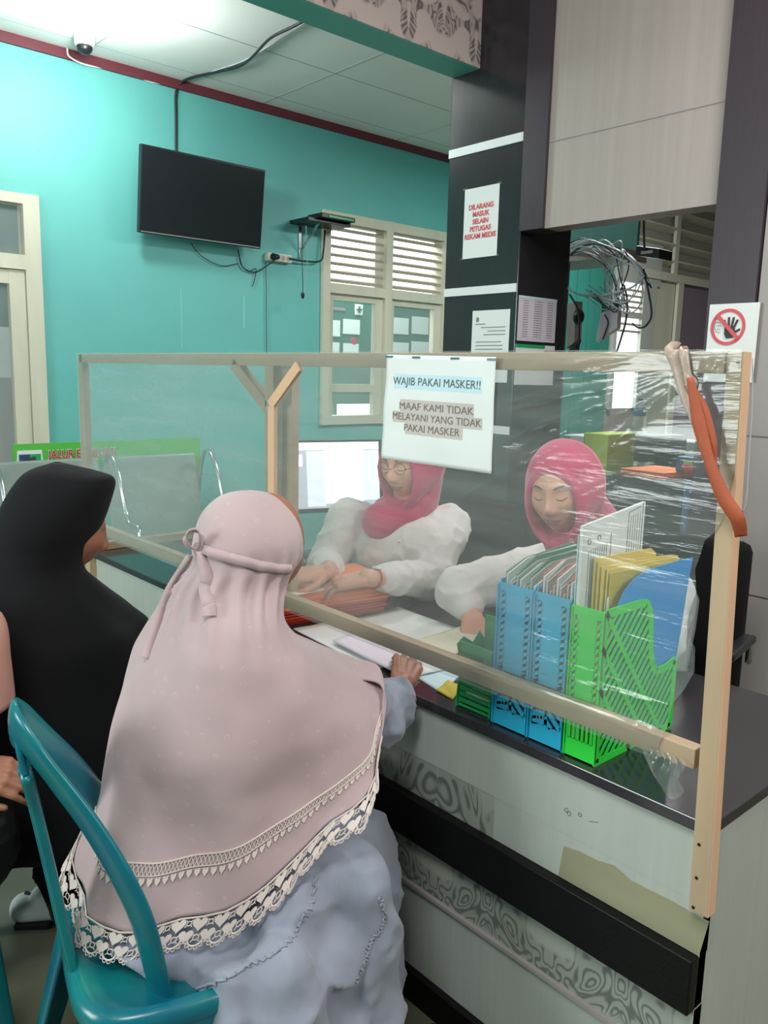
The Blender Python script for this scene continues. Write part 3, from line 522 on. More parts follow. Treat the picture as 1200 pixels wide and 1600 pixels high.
# film: torn away towards the lower right
def fpt(x, y, dx=.006): return PX(x, y, 'x', XF - dx)
tear = [(1158, 549), (1154, 640), (1146, 740), (1128, 812), (1116, 832), (1100, 845), (1093, 868), (1085, 890), (1087, 925), (1084, 960), (1072, 990), (1085, 1012), (1084, 1050), (1068, 1078), (1050, 1100), (1042, 1135), (1030, 1160)]
tp_ = [fpt(x, y) for x, y in tear]; ty = [(p.z, p.y) for p in tp_]
def yedge(z):
    if z >= ty[0][0]: return ty[0][1]
    for (z0, y0), (z1, y1) in zip(ty, ty[1:]):
        if z0 >= z >= z1: return y0 + (y1 - y0) * (z0 - z) / max(z0 - z1, 1e-6)
    return ty[-1][1]
creases = []
random.seed(21)
for x0, y0, x1, y1, w__, a__ in ((1045, 588, 862, 668, .004, .010), (1050, 600, 905, 690, .005, .011), (1048, 582, 900, 622, .003, .007), (1060, 610, 930, 720, .004, .008), (1040, 575, 800, 600, .003, .006), (1055, 605, 985, 665, .006, .012), (1000, 560, 870, 590, .003, .008),
        (960, 600, 775, 650, .006, .010), (940, 625, 775, 700, .007, .012), (925, 650, 790, 735, .006, .010), (900, 610, 780, 632, .004, .007), (890, 690, 700, 790, .006, .006), (1140, 560, 1110, 600, .003, .008), (1120, 560, 1095, 585, .003, .006), (1130, 640, 1105, 690, .003, .006),
        (1035, 720, 850, 800, .005, .004), (1000, 640, 930, 655, .003, .008), (990, 690, 930, 712, .004, .012), (330, 570, 300, 830, .006, .006), (345, 590, 330, 800, .008, .006), (200, 620, 165, 820, .008, .005), (560, 580, 470, 640, .006, .004), (1080, 1110, 880, 1060, .005, .008), (900, 1100, 620, 985, .006, .006), (1060, 1150, 960, 1120, .004, .008)):
    p, q = PX(x0, y0, 'x', XF), PX(x1, y1, 'x', XF); creases.append(((p.y, p.z), (q.y, q.z), w__, a__ * .6))
def crease(y, z):
    s = 0
    for (ay_, az_), (by_, bz_), w__, a__ in creases:
        ey, ez = by_ - ay_, bz_ - az_; L2 = ey * ey + ez * ez; t = ((y - ay_) * ey + (z - az_) * ez) / L2
        if -.1 < t < 1.1:
            d = abs((y - ay_) * ez - (z - az_) * ey) / math.sqrt(L2) + .003 * math.sin(t * 9); s += a__ * math.exp(-abs(d) / w__) * max(0, 1 - abs(2 * t - 1) ** 4)
    return s
def filmfn(u, v):
    z = 1.497 + (zr0 - .004 - 1.497) * v; ye = yedge(z); y = ye + (YB - ye) * u
    inner = min(1, 12 * v * (1 - v)) * min(1, 14 * u * (1 - u) + .0)
    q = V((y * 1.6 + z * 1.0, z * 5 - y * 1.9, 0)); d = noise.noise(q * 1.3) * .006 + noise.noise(q * 3.1 + V((4, 2, 1))) * .0022
    return V((XF - .004 - .003 * inner - d * inner * (1.0 if y < 1.5 else .5) - (.002 if v > .93 else 0) - crease(y, z), y, z))
fm = MB().grid(filmfn, 620, 240).build('plastic_film', 'film', fr, True, fix=False)
# curled flap of film under the rail near the post
def flap(u, v):
    x, y = 1066 - 58 * u + 6 * math.sin(7 * v), 1184 - 20 * u + 72 * v * math.sin(PI * min(1, u * .7 + .25)); return fpt(x, y, .005 + .012 * math.sin(v * 2.4) + .003 * math.sin(u * 19))
MB().grid(flap, 24, 10).build('film_flap', 'film', fr, True, fix=False)
# paper sign
c4 = [fpt(605, 554, .012), fpt(775, 558, .012), fpt(766, 741, .014), fpt(598, 716, .014)]
def pfn(u, v): 
    a = c4[0].lerp(c4[1], u); b = c4[3].lerp(c4[2], u); p = a.lerp(b, v); p.x -= .004 * math.sin(3 * u + 2 * v) * v + .003 * noise.noise(V((u * 3, v * 3, 0))); p.x = min(p.x, XF - .009); return p
pp = thing('mask_notice', 'white paper notice about wearing masks taped to the partition top rail', 'notice', c4[0]); o = MB().grid(pfn, 30, 24).build('sheet', 'paper', pp, True); md = o.modifiers.new('t', 'SOLIDIFY'); md.thickness = .0006
def onp(u, v): p = pfn(u, v); return V((p.x - .0015, p.y, p.z))
def pline(s, v, size, m, w_, u0=.5, dv=.0):
    p = onp(u0, v); r = (onp(u0 + .2, v + dv) - onp(u0 - .2, v - dv)).normalized(); r.x = 0; mx = onp(u0, v); mx.x = min(onp(u0 - .3, v).x, onp(u0 + .3, v).x, onp(u0, v - .04).x, mx.x) - .0022
    o = text(s, size, mx, r, UPZ, m, pp, bold=0); xs_ = [v_.co.y for v_ in o.data.vertices]; wd_ = max(xs_) - min(xs_); k = w_ / wd_; mid = (max(xs_) + min(xs_)) / 2
    sl = r.z / r.y; base = wm(pp).translation
    for v_ in o.data.vertices:
        y0 = v_.co.y; v_.co.y = mid + (y0 - mid) * k; v_.co.z += (v_.co.y - y0) * sl; q = v_.co + base
        yl = c4[0].y + (c4[3].y - c4[0].y) * v; yr = c4[1].y + (c4[2].y - c4[1].y) * v; uu = (q.y - yl) / (yr - yl)
        zt_u = c4[0].z + (c4[1].z - c4[0].z) * uu; zb_u = c4[3].z + (c4[2].z - c4[3].z) * uu; vv = (zt_u - q.z) / (zt_u - zb_u); v_.co.x = pfn(uu, vv).x - .0016 - base.x
    return o
pline('WAJIB PAKAI MASKER!!', .245, .023, 'inkmid', .245, .49)
pline('MAAF KAMI TIDAK', .475, .021, 'inkpale', .205, .5); pline('MELAYANI YANG TIDAK', .575, .021, 'inkpale', .245, .5); pline('PAKAI MASKER', .675, .021, 'inkpale', .155, .47)
for (u0, u1, v0, v1, mm) in ((.10, .90, .175, .315, 'palecard'), (.17, .84, .41, .525, 'lamh'), (.10, .91, .525, .63, 'lamh'), (.23, .75, .63, .735, 'lamh')):
    m = MB(); m.grid(lambda a_, b2: pfn(u0 + (u1 - u0) * a_, v0 + (v1 - v0) * b2) - V((.0008, 0, 0)), 14, 4); m.build('text_highlight', mm, pp, True, fix=False)
for u in (.03, .3, .66, .97): MB().obox(pfn(u, .02) - V((.001, 0, 0)), (.0008, 0, 0), (0, .012, 0), (0, 0, .002)).build('staple', 'chrome', pp)
# orange ribbon strap hung on the rail corner
def ribbon(name, mt, pts, w_, parent, tw=None, n=40, th=.0012):
    cs = spline([p for p in pts], n); sd = spline(tw, n) if tw else None; R0 = []
    m = MB(); vs_ = []; wdl = w_ if isinstance(w_, (list, tuple)) else [w_, w_]
    for k, c in enumerate(cs):
        d = (cs[min(k + 1, n)] - cs[max(k - 1, 0)]).normalized(); s_ = sd[k].normalized() if sd else d.cross((c - EYE).normalized()).normalized(); ww = lerpl(wdl, k / n)
        R0.append([c - s_ * ww / 2, c + s_ * ww / 2])
    m.rings(R0, cap=False, closed=False); o = m.build(name, mt, parent, True, fix=False); md = o.modifiers.new('t', 'SOLIDIFY'); md.thickness = th; md.offset = 0; return o
st = thing('orange_strap', 'orange ribbon strap tied over the right end of the top rail', 'strap', fpt(1060, 550))
ribbon('ribbon', 'strap', [fpt(1078, 590, .03), fpt(1092, 660, .028), fpt(1108, 720, .03), fpt(1130, 775, .026), fpt(1152, 810, .02), fpt(1158, 838, .008)], [.010, .020, .015, .021, .021, .017], st)
ribbon('ribbon', 'strap', [fpt(1080, 600, .022), fpt(1100, 640, .022), fpt(1113, 690, .022), fpt(1116, 722, .022), fpt(1126, 760, .02)], [.006, .014, .013, .008, .004], st)
ribbon('old_tape', 'tape', [fpt(1056, 549, -.02), fpt(1052, 549, .010), fpt(1060, 575, .012), fpt(1070, 620, .014), fpt(1084, 662, .016)], [.03, .026, .02, .014, .006], st)
ribbon('old_tape', 'tape', [fpt(1070, 549, -.02), fpt(1068, 549, .008), fpt(1074, 585, .010), fpt(1080, 600, .01), fpt(1080, 620, .01)], [.014, .014, .012, .02, .004], st)
wi = [PX(x, y, 'x', XF + .03) for x, y in ((1176, 560), (1175, 640), (1171, 700), (1166, 780), (1160, 800))]
tag(MB().tube(spline(wi, 20), .0012, 5).build('hanging_string', 'cableg', smooth=True), 'thin grey string hanging beside the near partition post', 'string')
# ================================================================ BACK ROOM SEEN THROUGH THE OPENING
YB2 = 4.0
def B(x, y, Y=YB2): return PX(x, y, 'y', Y)
def brect(m, x0, y0, x1, y1, Y, th=.02, x2=None):   # wall-parallel panel from two photo corners
    a, b_ = B(x0, y0, Y), B(x1, y1, Y); m.box(a.x, b_.x, Y, Y + th, b_.z, a.z); return m
wi_ = MB(); xt = B(958, 450).x
wi_.box(5.4, 8.9, YB2 + .03, YB2 + .1, 0, ZC); struct(wi_.build('wall_inner', 'lam'))
struct(bx('wall_side', 'teal', 5.4, 5.5, YB2 + .1, YW + .1, 0, ZC)); struct(bx('wall_far', 'lam', 8.9, 9, -3, 5, 0, ZC))
tb = MB(); 
for k in range(4):
    xa_ = 5.4 + k * (xt - 5.4) / 4; tb.box(xa_ + .004, 5.4 + (k + 1) * (xt - 5.4) / 4 - .004, YB2, YB2 + .029, 0, ZC)
struct(tb.build('trim_3', 'tealmid'))
# louvred clerestory, posts, panels
zr = B(1040, 432).z; zu = B(1040, 415).z
fw = MB()
xr = B(1112, 440).x
for a in ((B(1000, 430).x, 8.8, zr - .04, zr + .03), (B(1058, 300).x, B(1064, 300).x, zr, ZC), (B(1052, 500).x, B(1060, 500).x, 0, zr)): e_ = .002 if a[2] > 1 and a[3] < ZC else 0; fw.box(a[0], a[1], YB2 - .03 - e_, YB2 + .0 + e_, a[2] + (.001 if not e_ and a[2] > 0 else 0) * 0 + (.03 if a[2] == zr else 0), a[3] - (.04 if a[3] == zr else 0))
w2 = struct(fw.build('window_2', 'cream'))
for k in range(7):
    z = zr + .12 + k * .14
    for x0, x1 in ((B(985, 400).x, B(1058, 300).x), (B(1064, 300).x, 8.8)): MB().obox(((x0 + x1) / 2, YB2 - .0, z), ((x1 - x0) / 2, 0, 0), (0, .03, -.02), (0, .004, .008)).build('louvre_slat', 'cream', w2)
dl = struct(MB().box(B(1062, 500).x, 8.8, YB2 + .005, YB2 + .029, 0, zr - .04).build('door_2', 'lav'))
pnl = MB(); pnl.box(B(1022, 500).x, B(1051, 500).x, YB2, YB2 + .029, 0, zr - .04); struct(pnl.build('trim_4', 'cream'))
# small louvre window with daylight behind it
w3 = MB(); a, b_ = B(962, 438), B(1020, 560); 
w3.box(a.x, B(966, 450).x, YB2 - .02, YB2 + .028, 1.2, a.z).box(B(1000, 500).x, B(1020, 500).x, YB2 - .02, YB2 + .028, 1.2, a.z).box(a.x, b_.x, YB2 - .02, YB2 + .028, a.z, a.z + .35).box(B(966, 500).x, B(1000, 500).x, YB2 - .02, YB2 + .028, B(980, 497).z, B(980, 490).z)
wn3 = struct(w3.build('window_3', 'lamwhite')); MB().box(B(966, 500).x, B(1000, 500).x, YB2 + .015, YB2 + .029, 1.2, a.z).build('bright_pane', 'bright', wn3)
for y in (452, 461, 470, 479, 488, 506, 517): q = B(980, y); MB().box(B(966, 500).x, B(1000, 500).x, YB2 - .012, YB2 + .012, q.z - .012, q.z + .006).build('louvre_slat', 'slat', wn3)
m = MB(); q0, q1 = B(1000, 380), B(1022, 432); struct(MB().box(B(958, 400).x, B(1024, 432).x, YB2 - .005, YB2 + .029, a.z + .35, zr + .1).build('trim_5', 'teal'))
# shelf with the tangle of network cables
XS = 3.55
def S(x, y, X=XS): return PX(x, y, 'x', X)
q0, q1 = S(860, 412), S(968, 412)
cs_ = thing('cable_shelf', 'beige shelf carrying a tangle of grey network cables in the back room', 'shelf', (XS + .2, 2.6, S(900, 400).z))
za = S(925, 392).z; ya = S(870, 400).y; yb_ = S(958, 400).y; MB().box(XS, XS + .30, yb_, ya + .25, za - .04, za + .012).build('board', 'lam', cs_); MB().box(XS + .28, XS + .30, yb_ + .05, ya + .25, za + .012, za + .25).build('back_board', 'tealdk', cs_)
MB().box(XS + .02, XS + .05, ya - .05, ya + .0, 0, za - .04).build('upright', 'tealdk', cs_); MB().box(XS + .05, XS + .4, ya - .05, ya + .0, .0, .05).build('foot', 'tealdk', cs_)
random.seed(11)
grp = 'grey network cables looping off the shelf'
for k in range(22):
    x0 = 905 + random.random() * 70; y0 = 372 + random.random() * 22; x1 = 945 + random.random() * 75; y1 = 440 + random.random() * 45; x2 = 940 + random.random() * 60; y2 = 458 + random.random() * 22
    X = XS - .02 - random.random() * .06; pts = [S(x0 - 25, y0 + 12, X + .1), S(x0, y0, X), S((x0 + x1) / 2 + 12, (y0 * .7 + y1 * .3), X), S(x1, y1 - 20, X), S((x1 + x2) / 2, max(y1, y2) + 8, X - .02), S(x2 - 30, y2 - 12, X)]
    if k % 4 == 0: pts = [S(888, 380 + k, X), S(915, 373 + k * .5, X), S(950, 385, X), S(985, 400 + k * .4, X), S(1010 + k * .4, 430 + k, X)]
    o = MB().tube(spline(pts, 26), .0028 + .001 * random.random(), 5).build('network_cable', 'cableg' if k % 5 else 'cable', smooth=True); tag(o, 'one of the grey network cables spilling in loops from the beige shelf', 'cable', grp)
for k, (pts, mt, lb) in enumerate((
    ([(884, 448), (905, 460), (940, 462), (985, 450), (1008, 430)], 'cableg', 'long pale cable sagging from the pillar edge to the cable tangle'),
    ([(975, 445), (980, 470), (978, 500), (970, 530), (960, 560)], 'cable', 'black wire hanging down in front of the small louvre window'),
    ([(1005, 420), (1012, 450), (1018, 490), (1010, 508), (998, 512), (988, 505)], 'cable', 'black wire hooking round to the right of the small louvre window'),
    ([(890, 460), (903, 485), (905, 520), (903, 560)], 'cable', 'black wire hanging beside the white wall box near the pillar'),
    ([(1006, 330), (1006, 360), (1007, 392)], 'cable', 'black wire dropping from above to the small black adapter'))):
    tag(MB().tube(spline([S(x, y, XS - .08) for x, y in pts], 26), .005, 6).build('loose_cable', mt, smooth=True), lb, 'cable')
ad = thing('black_adapter', 'small black network switch hanging right of the cable tangle', 'adapter', S(1022, 395)); q = S(1022, 396); MB().obox(q, (.06, 0, 0), (0, .06, .012), (0, 0, .022)).build('casing', 'dk', ad, bevel=.003); MB().box(q.x - .064, q.x - .06, q.y - .03, q.y + .03, q.z - .008, q.z + .006).build('port_row', 'steel', ad)
ap = thing('access_panel', 'pale lilac wireless access box leaning below the cable tangle', 'access box', S(947, 510)); c = [S(938, 489), S(966, 479), S(964, 513), S(930, 535)]; MB().prism(c, (.035, 0, 0)).build('casing', 'paperl', ap, bevel=.004); MB().tube(spline([S(945, 492, XS - .01), S(950, 505, XS - .02), S(942, 530, XS - .02)], 12), .004, 5).build('lead', 'cable', ap)
MB().prism([p + V((.036, .01, .01)) for p in [S(936, 478), S(966, 470), S(965, 490), S(936, 500)]], (.01, 0, 0)).build('mount', 'tealdk', ap)
wb_ = thing('wall_box', 'beige meter box with a black fitting beside the pillar', 'box', S(893, 500)); MB().prism([S(886, 475), S(900, 470), S(898, 535), S(885, 545)], (.06, 0, 0)).build('casing', 'lam', wb_, bevel=.003); MB().ball(S(904, 495), (.03, .03, .04)).build('fitting', 'dk', wb_, True); MB().prism([S(888, 548), S(903, 530), S(899, 545), S(890, 556)], (.03, 0, 0)).build('dark_clip', 'dk', wb_)
# furniture low in the back room
XD = 3.75
def Dk(x, y, X=XD): return PX(x, y, 'x', X)
def dbox(name, mt, parent, x0, y0, x1, y1, X=XD, dep=.3, zbot=None, bevel=.004):
    a, b_ = Dk(x0, y0, X), Dk(x1, y1, X); return MB().box(X, X + dep, a.y, b_.y, zbot if zbot is not None else b_.z, a.z).build(name, mt, parent, bevel=bevel)
t = thing('dark_file_cabinet', 'tall black steel cabinet carrying the water bottle in the back room', 'cabinet', Dk(985, 800)); dbox('body', 'dk', t, 947, 682, 1021, 760, zbot=0); dbox('top', 'steel', t, 944, 677, 1023, 682)
t = thing('desk', 'dark desk with orange papers in the back room', 'desk', Dk(1020, 800, 3.3)); a, b_ = Dk(955, 741, 3.3), Dk(1095, 741, 3.3); MB().box(3.3, 3.7, a.y, 1.50, a.z - .03, a.z).build('desktop', 'topblack', t, bevel=.004); MB().box(3.32, 3.68, a.y - .03, a.y, 0, a.z - .03).build('side_panel', 'dk', t); MB().box(3.32, 3.68, 1.50, 1.53, 0, a.z - .03).build('side_panel', 'dk', t); MB().box(3.34, 3.36, a.y - .03, 1.53, .1, a.z - .03).build('front_panel', 'dk', t); zd = a.z
for k in range(6):
    o = MB().prism([V((3.36 + .012 * math.sin(k * 2), Dk(978, 740, 3.4).y, zd + .001 + k * .0045)), V((3.62, Dk(985, 740, 3.4).y, zd + .001 + k * .0045)), V((3.60, Dk(1065, 740, 3.4).y, zd + .001 + k * .0045)), V((3.34, Dk(1052 + 3 * math.sin(k), 740, 3.4).y, zd + .001 + k * .0045))], (0, 0, .0042)).build('orange_folder', 'orange'); tag(o, 'orange folder in the small pile on the back room desk', 'folder', 'orange folders on the back room desk')
t = thing('desk_paper', 'white card leaning behind the orange folders in the back room', 'paper', Dk(980, 730, 3.68)); a, b_ = Dk(963, 718, 3.66), Dk(994, 742, 3.66); MB().box(3.66, 3.665, a.y, b_.y, zd, a.z).build('sheet', 'paperl', t)
t = thing('water_bottle', 'clear plastic water bottle with blue label on the dark cabinet', 'bottle', Dk(997, 677, XD + .1)); q = Dk(997, 677, XD + .1); h = Dk(997, 622, XD + .1).z - q.z; r = .032
R_ = [(r * .9, 0), (r, .01), (r, h * .5), (r * .93, h * .55), (r, h * .62), (r * .8, h * .78), (r * .4, h * .9), (r * .4, h * .93)]; m = MB(); m.rings([[q + V((a_ * math.cos(s), a_ * math.sin(s), b2)) for s in [k * PI / 10 for k in range(20)]] for a_, b2 in R_]); m.build('bottle_body', 'clear', t, True)
MB().tube([q + V((0, 0, h * .5)), q + V((0, 0, h * .68))], r * 1.02, 20).build('label_band', 'blueitem', t, True); MB().tube([q + V((0, 0, h * .93)), q + V((0, 0, h))], r * .45, 14).build('cap', 'blueitem', t, True)
t = thing('document_box', 'white and green document box beside the yellow-green binder', 'box', Dk(897, 720, 3.4)); dbox('box_body', 'paper', t, 880, 679, 911, 745, 3.4, .22, zbot=None); dbox('green_spine', 'mint', t, 880, 681, 887, 744, 3.395, .01)
t = thing('lever_binder', 'yellow-green lever binder standing behind the magenta headscarf', 'binder', Dk(927, 720, 3.4)); dbox('cover', 'ygreen', t, 912, 676, 946, 745, 3.4, .24)
t = thing('side_table', 'low dark table under the yellow-green binder', 'table', Dk(910, 745, 3.4)); a, b_ = Dk(872, 745, 3.38), Dk(948, 745, 3.38); MB().box(3.38, 3.72, a.y, b_.y, a.z - .03, Dk(897, 745, 3.4).z).build('tabletop', 'dk', t); MB().box(3.40, 3.70, a.y - .04, b_.y + .04, 0, a.z - .03).build('cabinet_body', 'dk', t)
t = thing('wall_cupboard', 'small white cupboard in the back room behind the desk', 'cupboard', Dk(1068, 700, 4.2)); dbox('body', 'lamwhite', t, 1044, 688, 1100, 722, 4.2, .2, zbot=0)
t = thing('blue_container', 'dark blue plastic container with a yellow label on the desk', 'container', Dk(1070, 740, 3.5)); dbox('body', 'blueitem', t, 1056, 712, 1086, 741, 3.45, .12, bevel=.01); dbox('yellow_label', 'ygreen', t, 1068, 720, 1081, 729, 3.447, .004, bevel=0)
t = thing('blue_stool', 'dark blue drum standing low beside the desk', 'drum', Dk(1075, 760, 3.1)); q0, q1 = Dk(1062, 748, 3.12), Dk(1085, 770, 3.12); yc = (q0.y + q1.y) / 2; MB().tube([(3.17, yc, 0), (3.17, yc, q0.z)], abs(q0.y - q1.y) / 2, 20).build('drum_body', 'blueitem', t, True)
t = thing('red_basin', 'small red and orange basin on the blue drum', 'basin', (3.17, yc, q0.z)); MB().rings([[V((3.17 + r_ * math.cos(s), yc + r_ * math.sin(s), q0.z + h_)) for s in [k * PI / 10 for k in range(20)]] for r_, h_ in ((.03, .001), (.045, .03), (.05, .055), (.046, .055), (.04, .02))]).build('bowl', 'red', t, True)
# ================================================================ ON THE COUNTER
ZK = ZT + .001
def Z(x, y, z=ZT): return PX(x, y, 'z', z)
# orange folders, dark-red ones under them
def flat_quad(name, mt, c, ux, uy, z, th, lab, cat, grp=None, th_sp=0):
    c, ux, uy = V(c), V(ux), V(uy); m = MB(); m.prism([V((p.x, p.y, z)) for p in (c - ux - uy, c + ux - uy, c + ux + uy, c - ux + uy)], (0, 0, th)); return tag(m.build(name, mt), lab, cat, grp)
fc = V((1.43, 1.90, 0)); fx = V((.175, -.03, 0)); fy = V((.022, .125, 0)); random.seed(5); z = ZK
for k in range(13):
    j = V((random.uniform(-.012, .012), random.uniform(-.008, .008), 0)); flat_quad('red_folder', 'redcard', fc + V((-.01, .005, 0)) + j, fx, fy, z, .0028, 'dark red-orange folder in the lower half of the tall folder pile', 'folder', 'dark red folders at the bottom of the pile'); z += .0034
for k in range(14):
    j = V((random.uniform(-.006, .006), random.uniform(-.004, .004), 0)); flat_quad('orange_folder', 'orange', fc + V((.02, -.01, 0)) + j, fx, fy, z, .0028, 'bright orange folder in the upper half of the tall folder pile', 'folder', 'bright orange folders at the top of the pile'); z += .0034
ZF = z
tg = thing('paper_slip', 'small cream paper slip lying on the orange folders', 'slip', (1.3, 1.8, ZF)); q = PX(463, 925, 'z', ZF); MB().box(q.x - .02, q.x + .08, q.y - .03, q.y + .02, ZF, ZF + .001).build('slip', 'creamp', tg)
def paper(name, lab, px, mt, z, th=.001, cat='paper', curl=.0):
    c = [Z(x, y, z) for x, y in px]; m = MB(); n = 10
    m.grid(lambda u, v: c[0].lerp(c[1], u).lerp(c[3].lerp(c[2], u), v) + V((0, 0, curl * (math.sin(PI * u) * .3 + u * u * .7) * (1 - v) + .0006 * math.sin(9 * u + 5 * v))), n, n); t = thing(name, lab, cat, (c[0] + c[2]) / 2); o = m.build('sheet', mt, t, True, fix=False); md = o.modifiers.new('t', 'SOLIDIFY'); md.thickness = th; md.offset = 1; return t, c
paper('open_register', 'large white register lying open in the middle of the counter', [(545, 970), (622, 948), (725, 985), (648, 1015)], 'paper', ZK, .006)
paper('loose_paper', 'cream sheet under the right staff hand', [(650, 1000), (728, 976), (770, 1000), (690, 1030)], 'creamp', ZK + .010)
paper('document_stack', 'stack of white papers at the counter edge by the hand', [(458, 982), (510, 972), (640, 1030), (585, 1047)], 'paper', ZK, .010)
paper('folded_sheet', 'folded lilac sheet lying on the white paper stack', [(520, 1000), (560, 985), (655, 1028), (610, 1045)], 'paperl', ZK + .012, .004)
paper('white_form', 'white form reaching under the partition rail right of the hand', [(600, 1030), (660, 1012), (720, 1040), (640, 1058)], 'paper', ZK + .004, .002)
paper('pale_blue_sheet', 'pale blue sheet at the counter edge left of the green pen tray', [(640, 1052), (690, 1030), (722, 1052), (690, 1082)], 'palecard', ZK, .002)
paper('yellow_card', 'yellow card poking out beside the green pen tray', [(682, 1078), (700, 1062), (722, 1072), (708, 1092)], 'olive', ZK + .003, .003)
# slat plates in the YZ / XZ plane
def clipline(poly, o, d):
    ts = []
    for i in range(len(poly)):
        a, b = poly[i], poly[(i + 1) % len(poly)]; ex, ey = b[0] - a[0], b[1] - a[1]; den = d[0] * ey - d[1] * ex
        if abs(den) < 1e-9: continue
        t = ((a[0] - o[0]) * ey - (a[1] - o[1]) * ex) / den; s = ((a[0] - o[0]) * d[1] - (a[1] - o[1]) * d[0]) / den
        if 0 <= s < 1: ts.append(t)
    ts.sort(); return [(ts[i], ts[i + 1]) for i in range(0, len(ts) - 1, 2)]
def slats(m, poly, ang, pitch, bw, to3, nrm, th):
    d = (math.cos(ang), math.sin(ang)); n = (-d[1], d[0]); pr = [p[0] * n[0] + p[1] * n[1] for p in poly]; k = min(pr) + pitch / 2
    while k < max(pr):
        for a, b in clipline(poly, (n[0] * k, n[1] * k), d):
            if b - a > .003: m.bar(to3(n[0] * k + d[0] * (a - .001), n[1] * k + d[1] * (a - .001)), to3(n[0] * k + d[0] * (b + .001), n[1] * k + d[1] * (b + .001)), bw, th, nrm)
        k += pitch
def outline(m, poly, w_, to3, nrm, th, skip=()):
    for i in range(len(poly)):
        if i in skip: continue
        m.bar(to3(*poly[i]), to3(*poly[(i + 1) % len(poly)]), w_, th, nrm)
def magazine(name, lab, mt, y0, y1, x0, dep, H, green=False):
    t = thing(name, lab, 'magazine file', (x0 + dep / 2, (y0 + y1) / 2, ZT)); th = .0025; W_ = y1 - y0; z0 = ZT + .0005
    F3 = lambda u, v: V((x0 + th / 2, y1 - u, z0 + v)); S3a = lambda u, v: V((x0 + u, y0 + th / 2, z0 + v)); S3b = lambda u, v: V((x0 + u, y1 - th / 2, z0 + v))
    # front plate: solid field, two columns of slanting slots, window, slotted foot
    m = MB(); hw = W_; c1 = .16 * W_; c2 = .80 * W_; cw = .12 * W_
    def fr_(u0, u1, v0, v1): m.obox(F3((u0 + u1) / 2, (v0 + v1) / 2), (th / 2, 0, 0), (0, (u1 - u0) / 2, 0), (0, 0, (v1 - v0) / 2))
    zw0, zw1 = H * .335, H * .40; zf0, zf1 = H * .13, H * .31
    if green: zw0, zw1 = H * .30, H * .37
    fr_(0, c1 - cw * .5, 0, H); fr_(W_ - (c1 - cw * .5), W_, 0, H); fr_(c1 + cw * .5, W_ - c1 - cw * .5, zw1, H * .94); fr_(c1 - cw * .5, W_ - c1 + cw * .5, H * .94, H); fr_(c1 - cw * .5, W_ - c1 + cw * .5, 0, zf0); fr_(c1 - cw * .5, W_ - c1 + cw * .5, zf1, zw0)
    fr_(c1 - cw * .5, c1 + cw * .5, zw1, zw1 + .01); fr_(W_ - c1 - cw * .5, W_ - c1 + cw * .5, zw1, zw1 + .01)
    for ca in (c1, W_ - c1): slats(m, [(ca - cw * .5, zw1), (ca + cw * .5, zw1), (ca + cw * .5, H * .94), (ca - cw * .5, H * .94)], .5 if not green else .75, .0125 if not green else .011, .0068 if not green else .006, F3, (1, 0, 0), th)
    if green: slats(m, [(c1 - cw * .5, zf0), (W_ - c1 + cw * .5, zf0), (W_ - c1 + cw * .5, zf1), (c1 - cw * .5, zf1)], PI / 2, .0095, .0055, F3, (1, 0, 0), th)
    else:
        slats(m, [(c1 - cw * .5, zf0), (W_ * .5, zf0), (W_ * .5, zf1), (c1 - cw * .5, zf1)], .25, .0165, .0105, F3, (1, 0, 0), th); slats(m, [(W_ * .5, zf0), (W_ - c1 + cw * .5, zf0), (W_ - c1 + cw * .5, zf1), (W_ * .5, zf1)], -.75, .0165, .0105, F3, (1, 0, 0), th); fr_(W_ * .46, W_ * .54, zf0, zf1)
    m.build('front_plate', mt, t)
    prof = [(0, 0), (dep, 0), (dep, H * .50)] + [(dep * a, H * b) for a, b in ((.84, .47), (.72, .47), (.66, .53), (.62, .64), (.60, .78), (.58, .90), (.52, .975), (.44, 1.0), (.30, 1.0), (0, 1.0))]
    for S3, nm in ((S3a, 'side_plate'), (S3b, 'side_plate')):
        m = MB(); outline(m, prof, .016 if green else .02, lambda u, v: S3(min(max(u, .005), dep - .005), min(max(v, .005), H - .004)), (0, 1, 0), th)
        slats(m, prof, math.radians(48), .0160, .0072, S3, (0, 1, 0), th * .8)
        dg = math.radians(-52)
        for off in (.12, .24, .01): 
            for a, b in clipline(prof, (.02, H * (.95 - off * 2.2)), (math.cos(dg), math.sin(dg))): m.bar(S3(.02 + math.cos(dg) * a, H * (.95 - off * 2.2) + math.sin(dg) * a), S3(.02 + math.cos(dg) * b, H * (.95 - off * 2.2) + math.sin(dg) * b), .010, th, (0, 1, 0))
        m.build(nm, mt, t)
    MB().box(x0, x0 + dep, y0 + th, y1 - th, z0, z0 + th).build('base_plate', mt, t); MB().box(x0 + dep - th, x0 + dep, y0 + th, y1 - th, z0, z0 + H * .5).build('back_plate', mt, t)
    return t
XB = 1.222
yA = [PX(x, 1150, 'x', XB).y for x in (768, 823, 880)]
HB = .298
magazine('magazine_file', 'sky-blue plastic magazine file next to the green pen tray', 'cyanp', yA[1] + .0015, yA[0], XB, .25, HB)
magazine('magazine_file', 'sky-blue plastic magazine file touching the lime green one', 'cyanp', yA[2] + .0015, yA[1] - .0015, XB, .25, HB)
yg0, yg1 = PX(932, 1150, 'x', XB).y, yA[2] - .002
magazine('magazine_file', 'lime green plastic magazine file with a bright blue card inside', 'lime', yg0, yg1, XB, .27, .292, True)
random.seed(3)
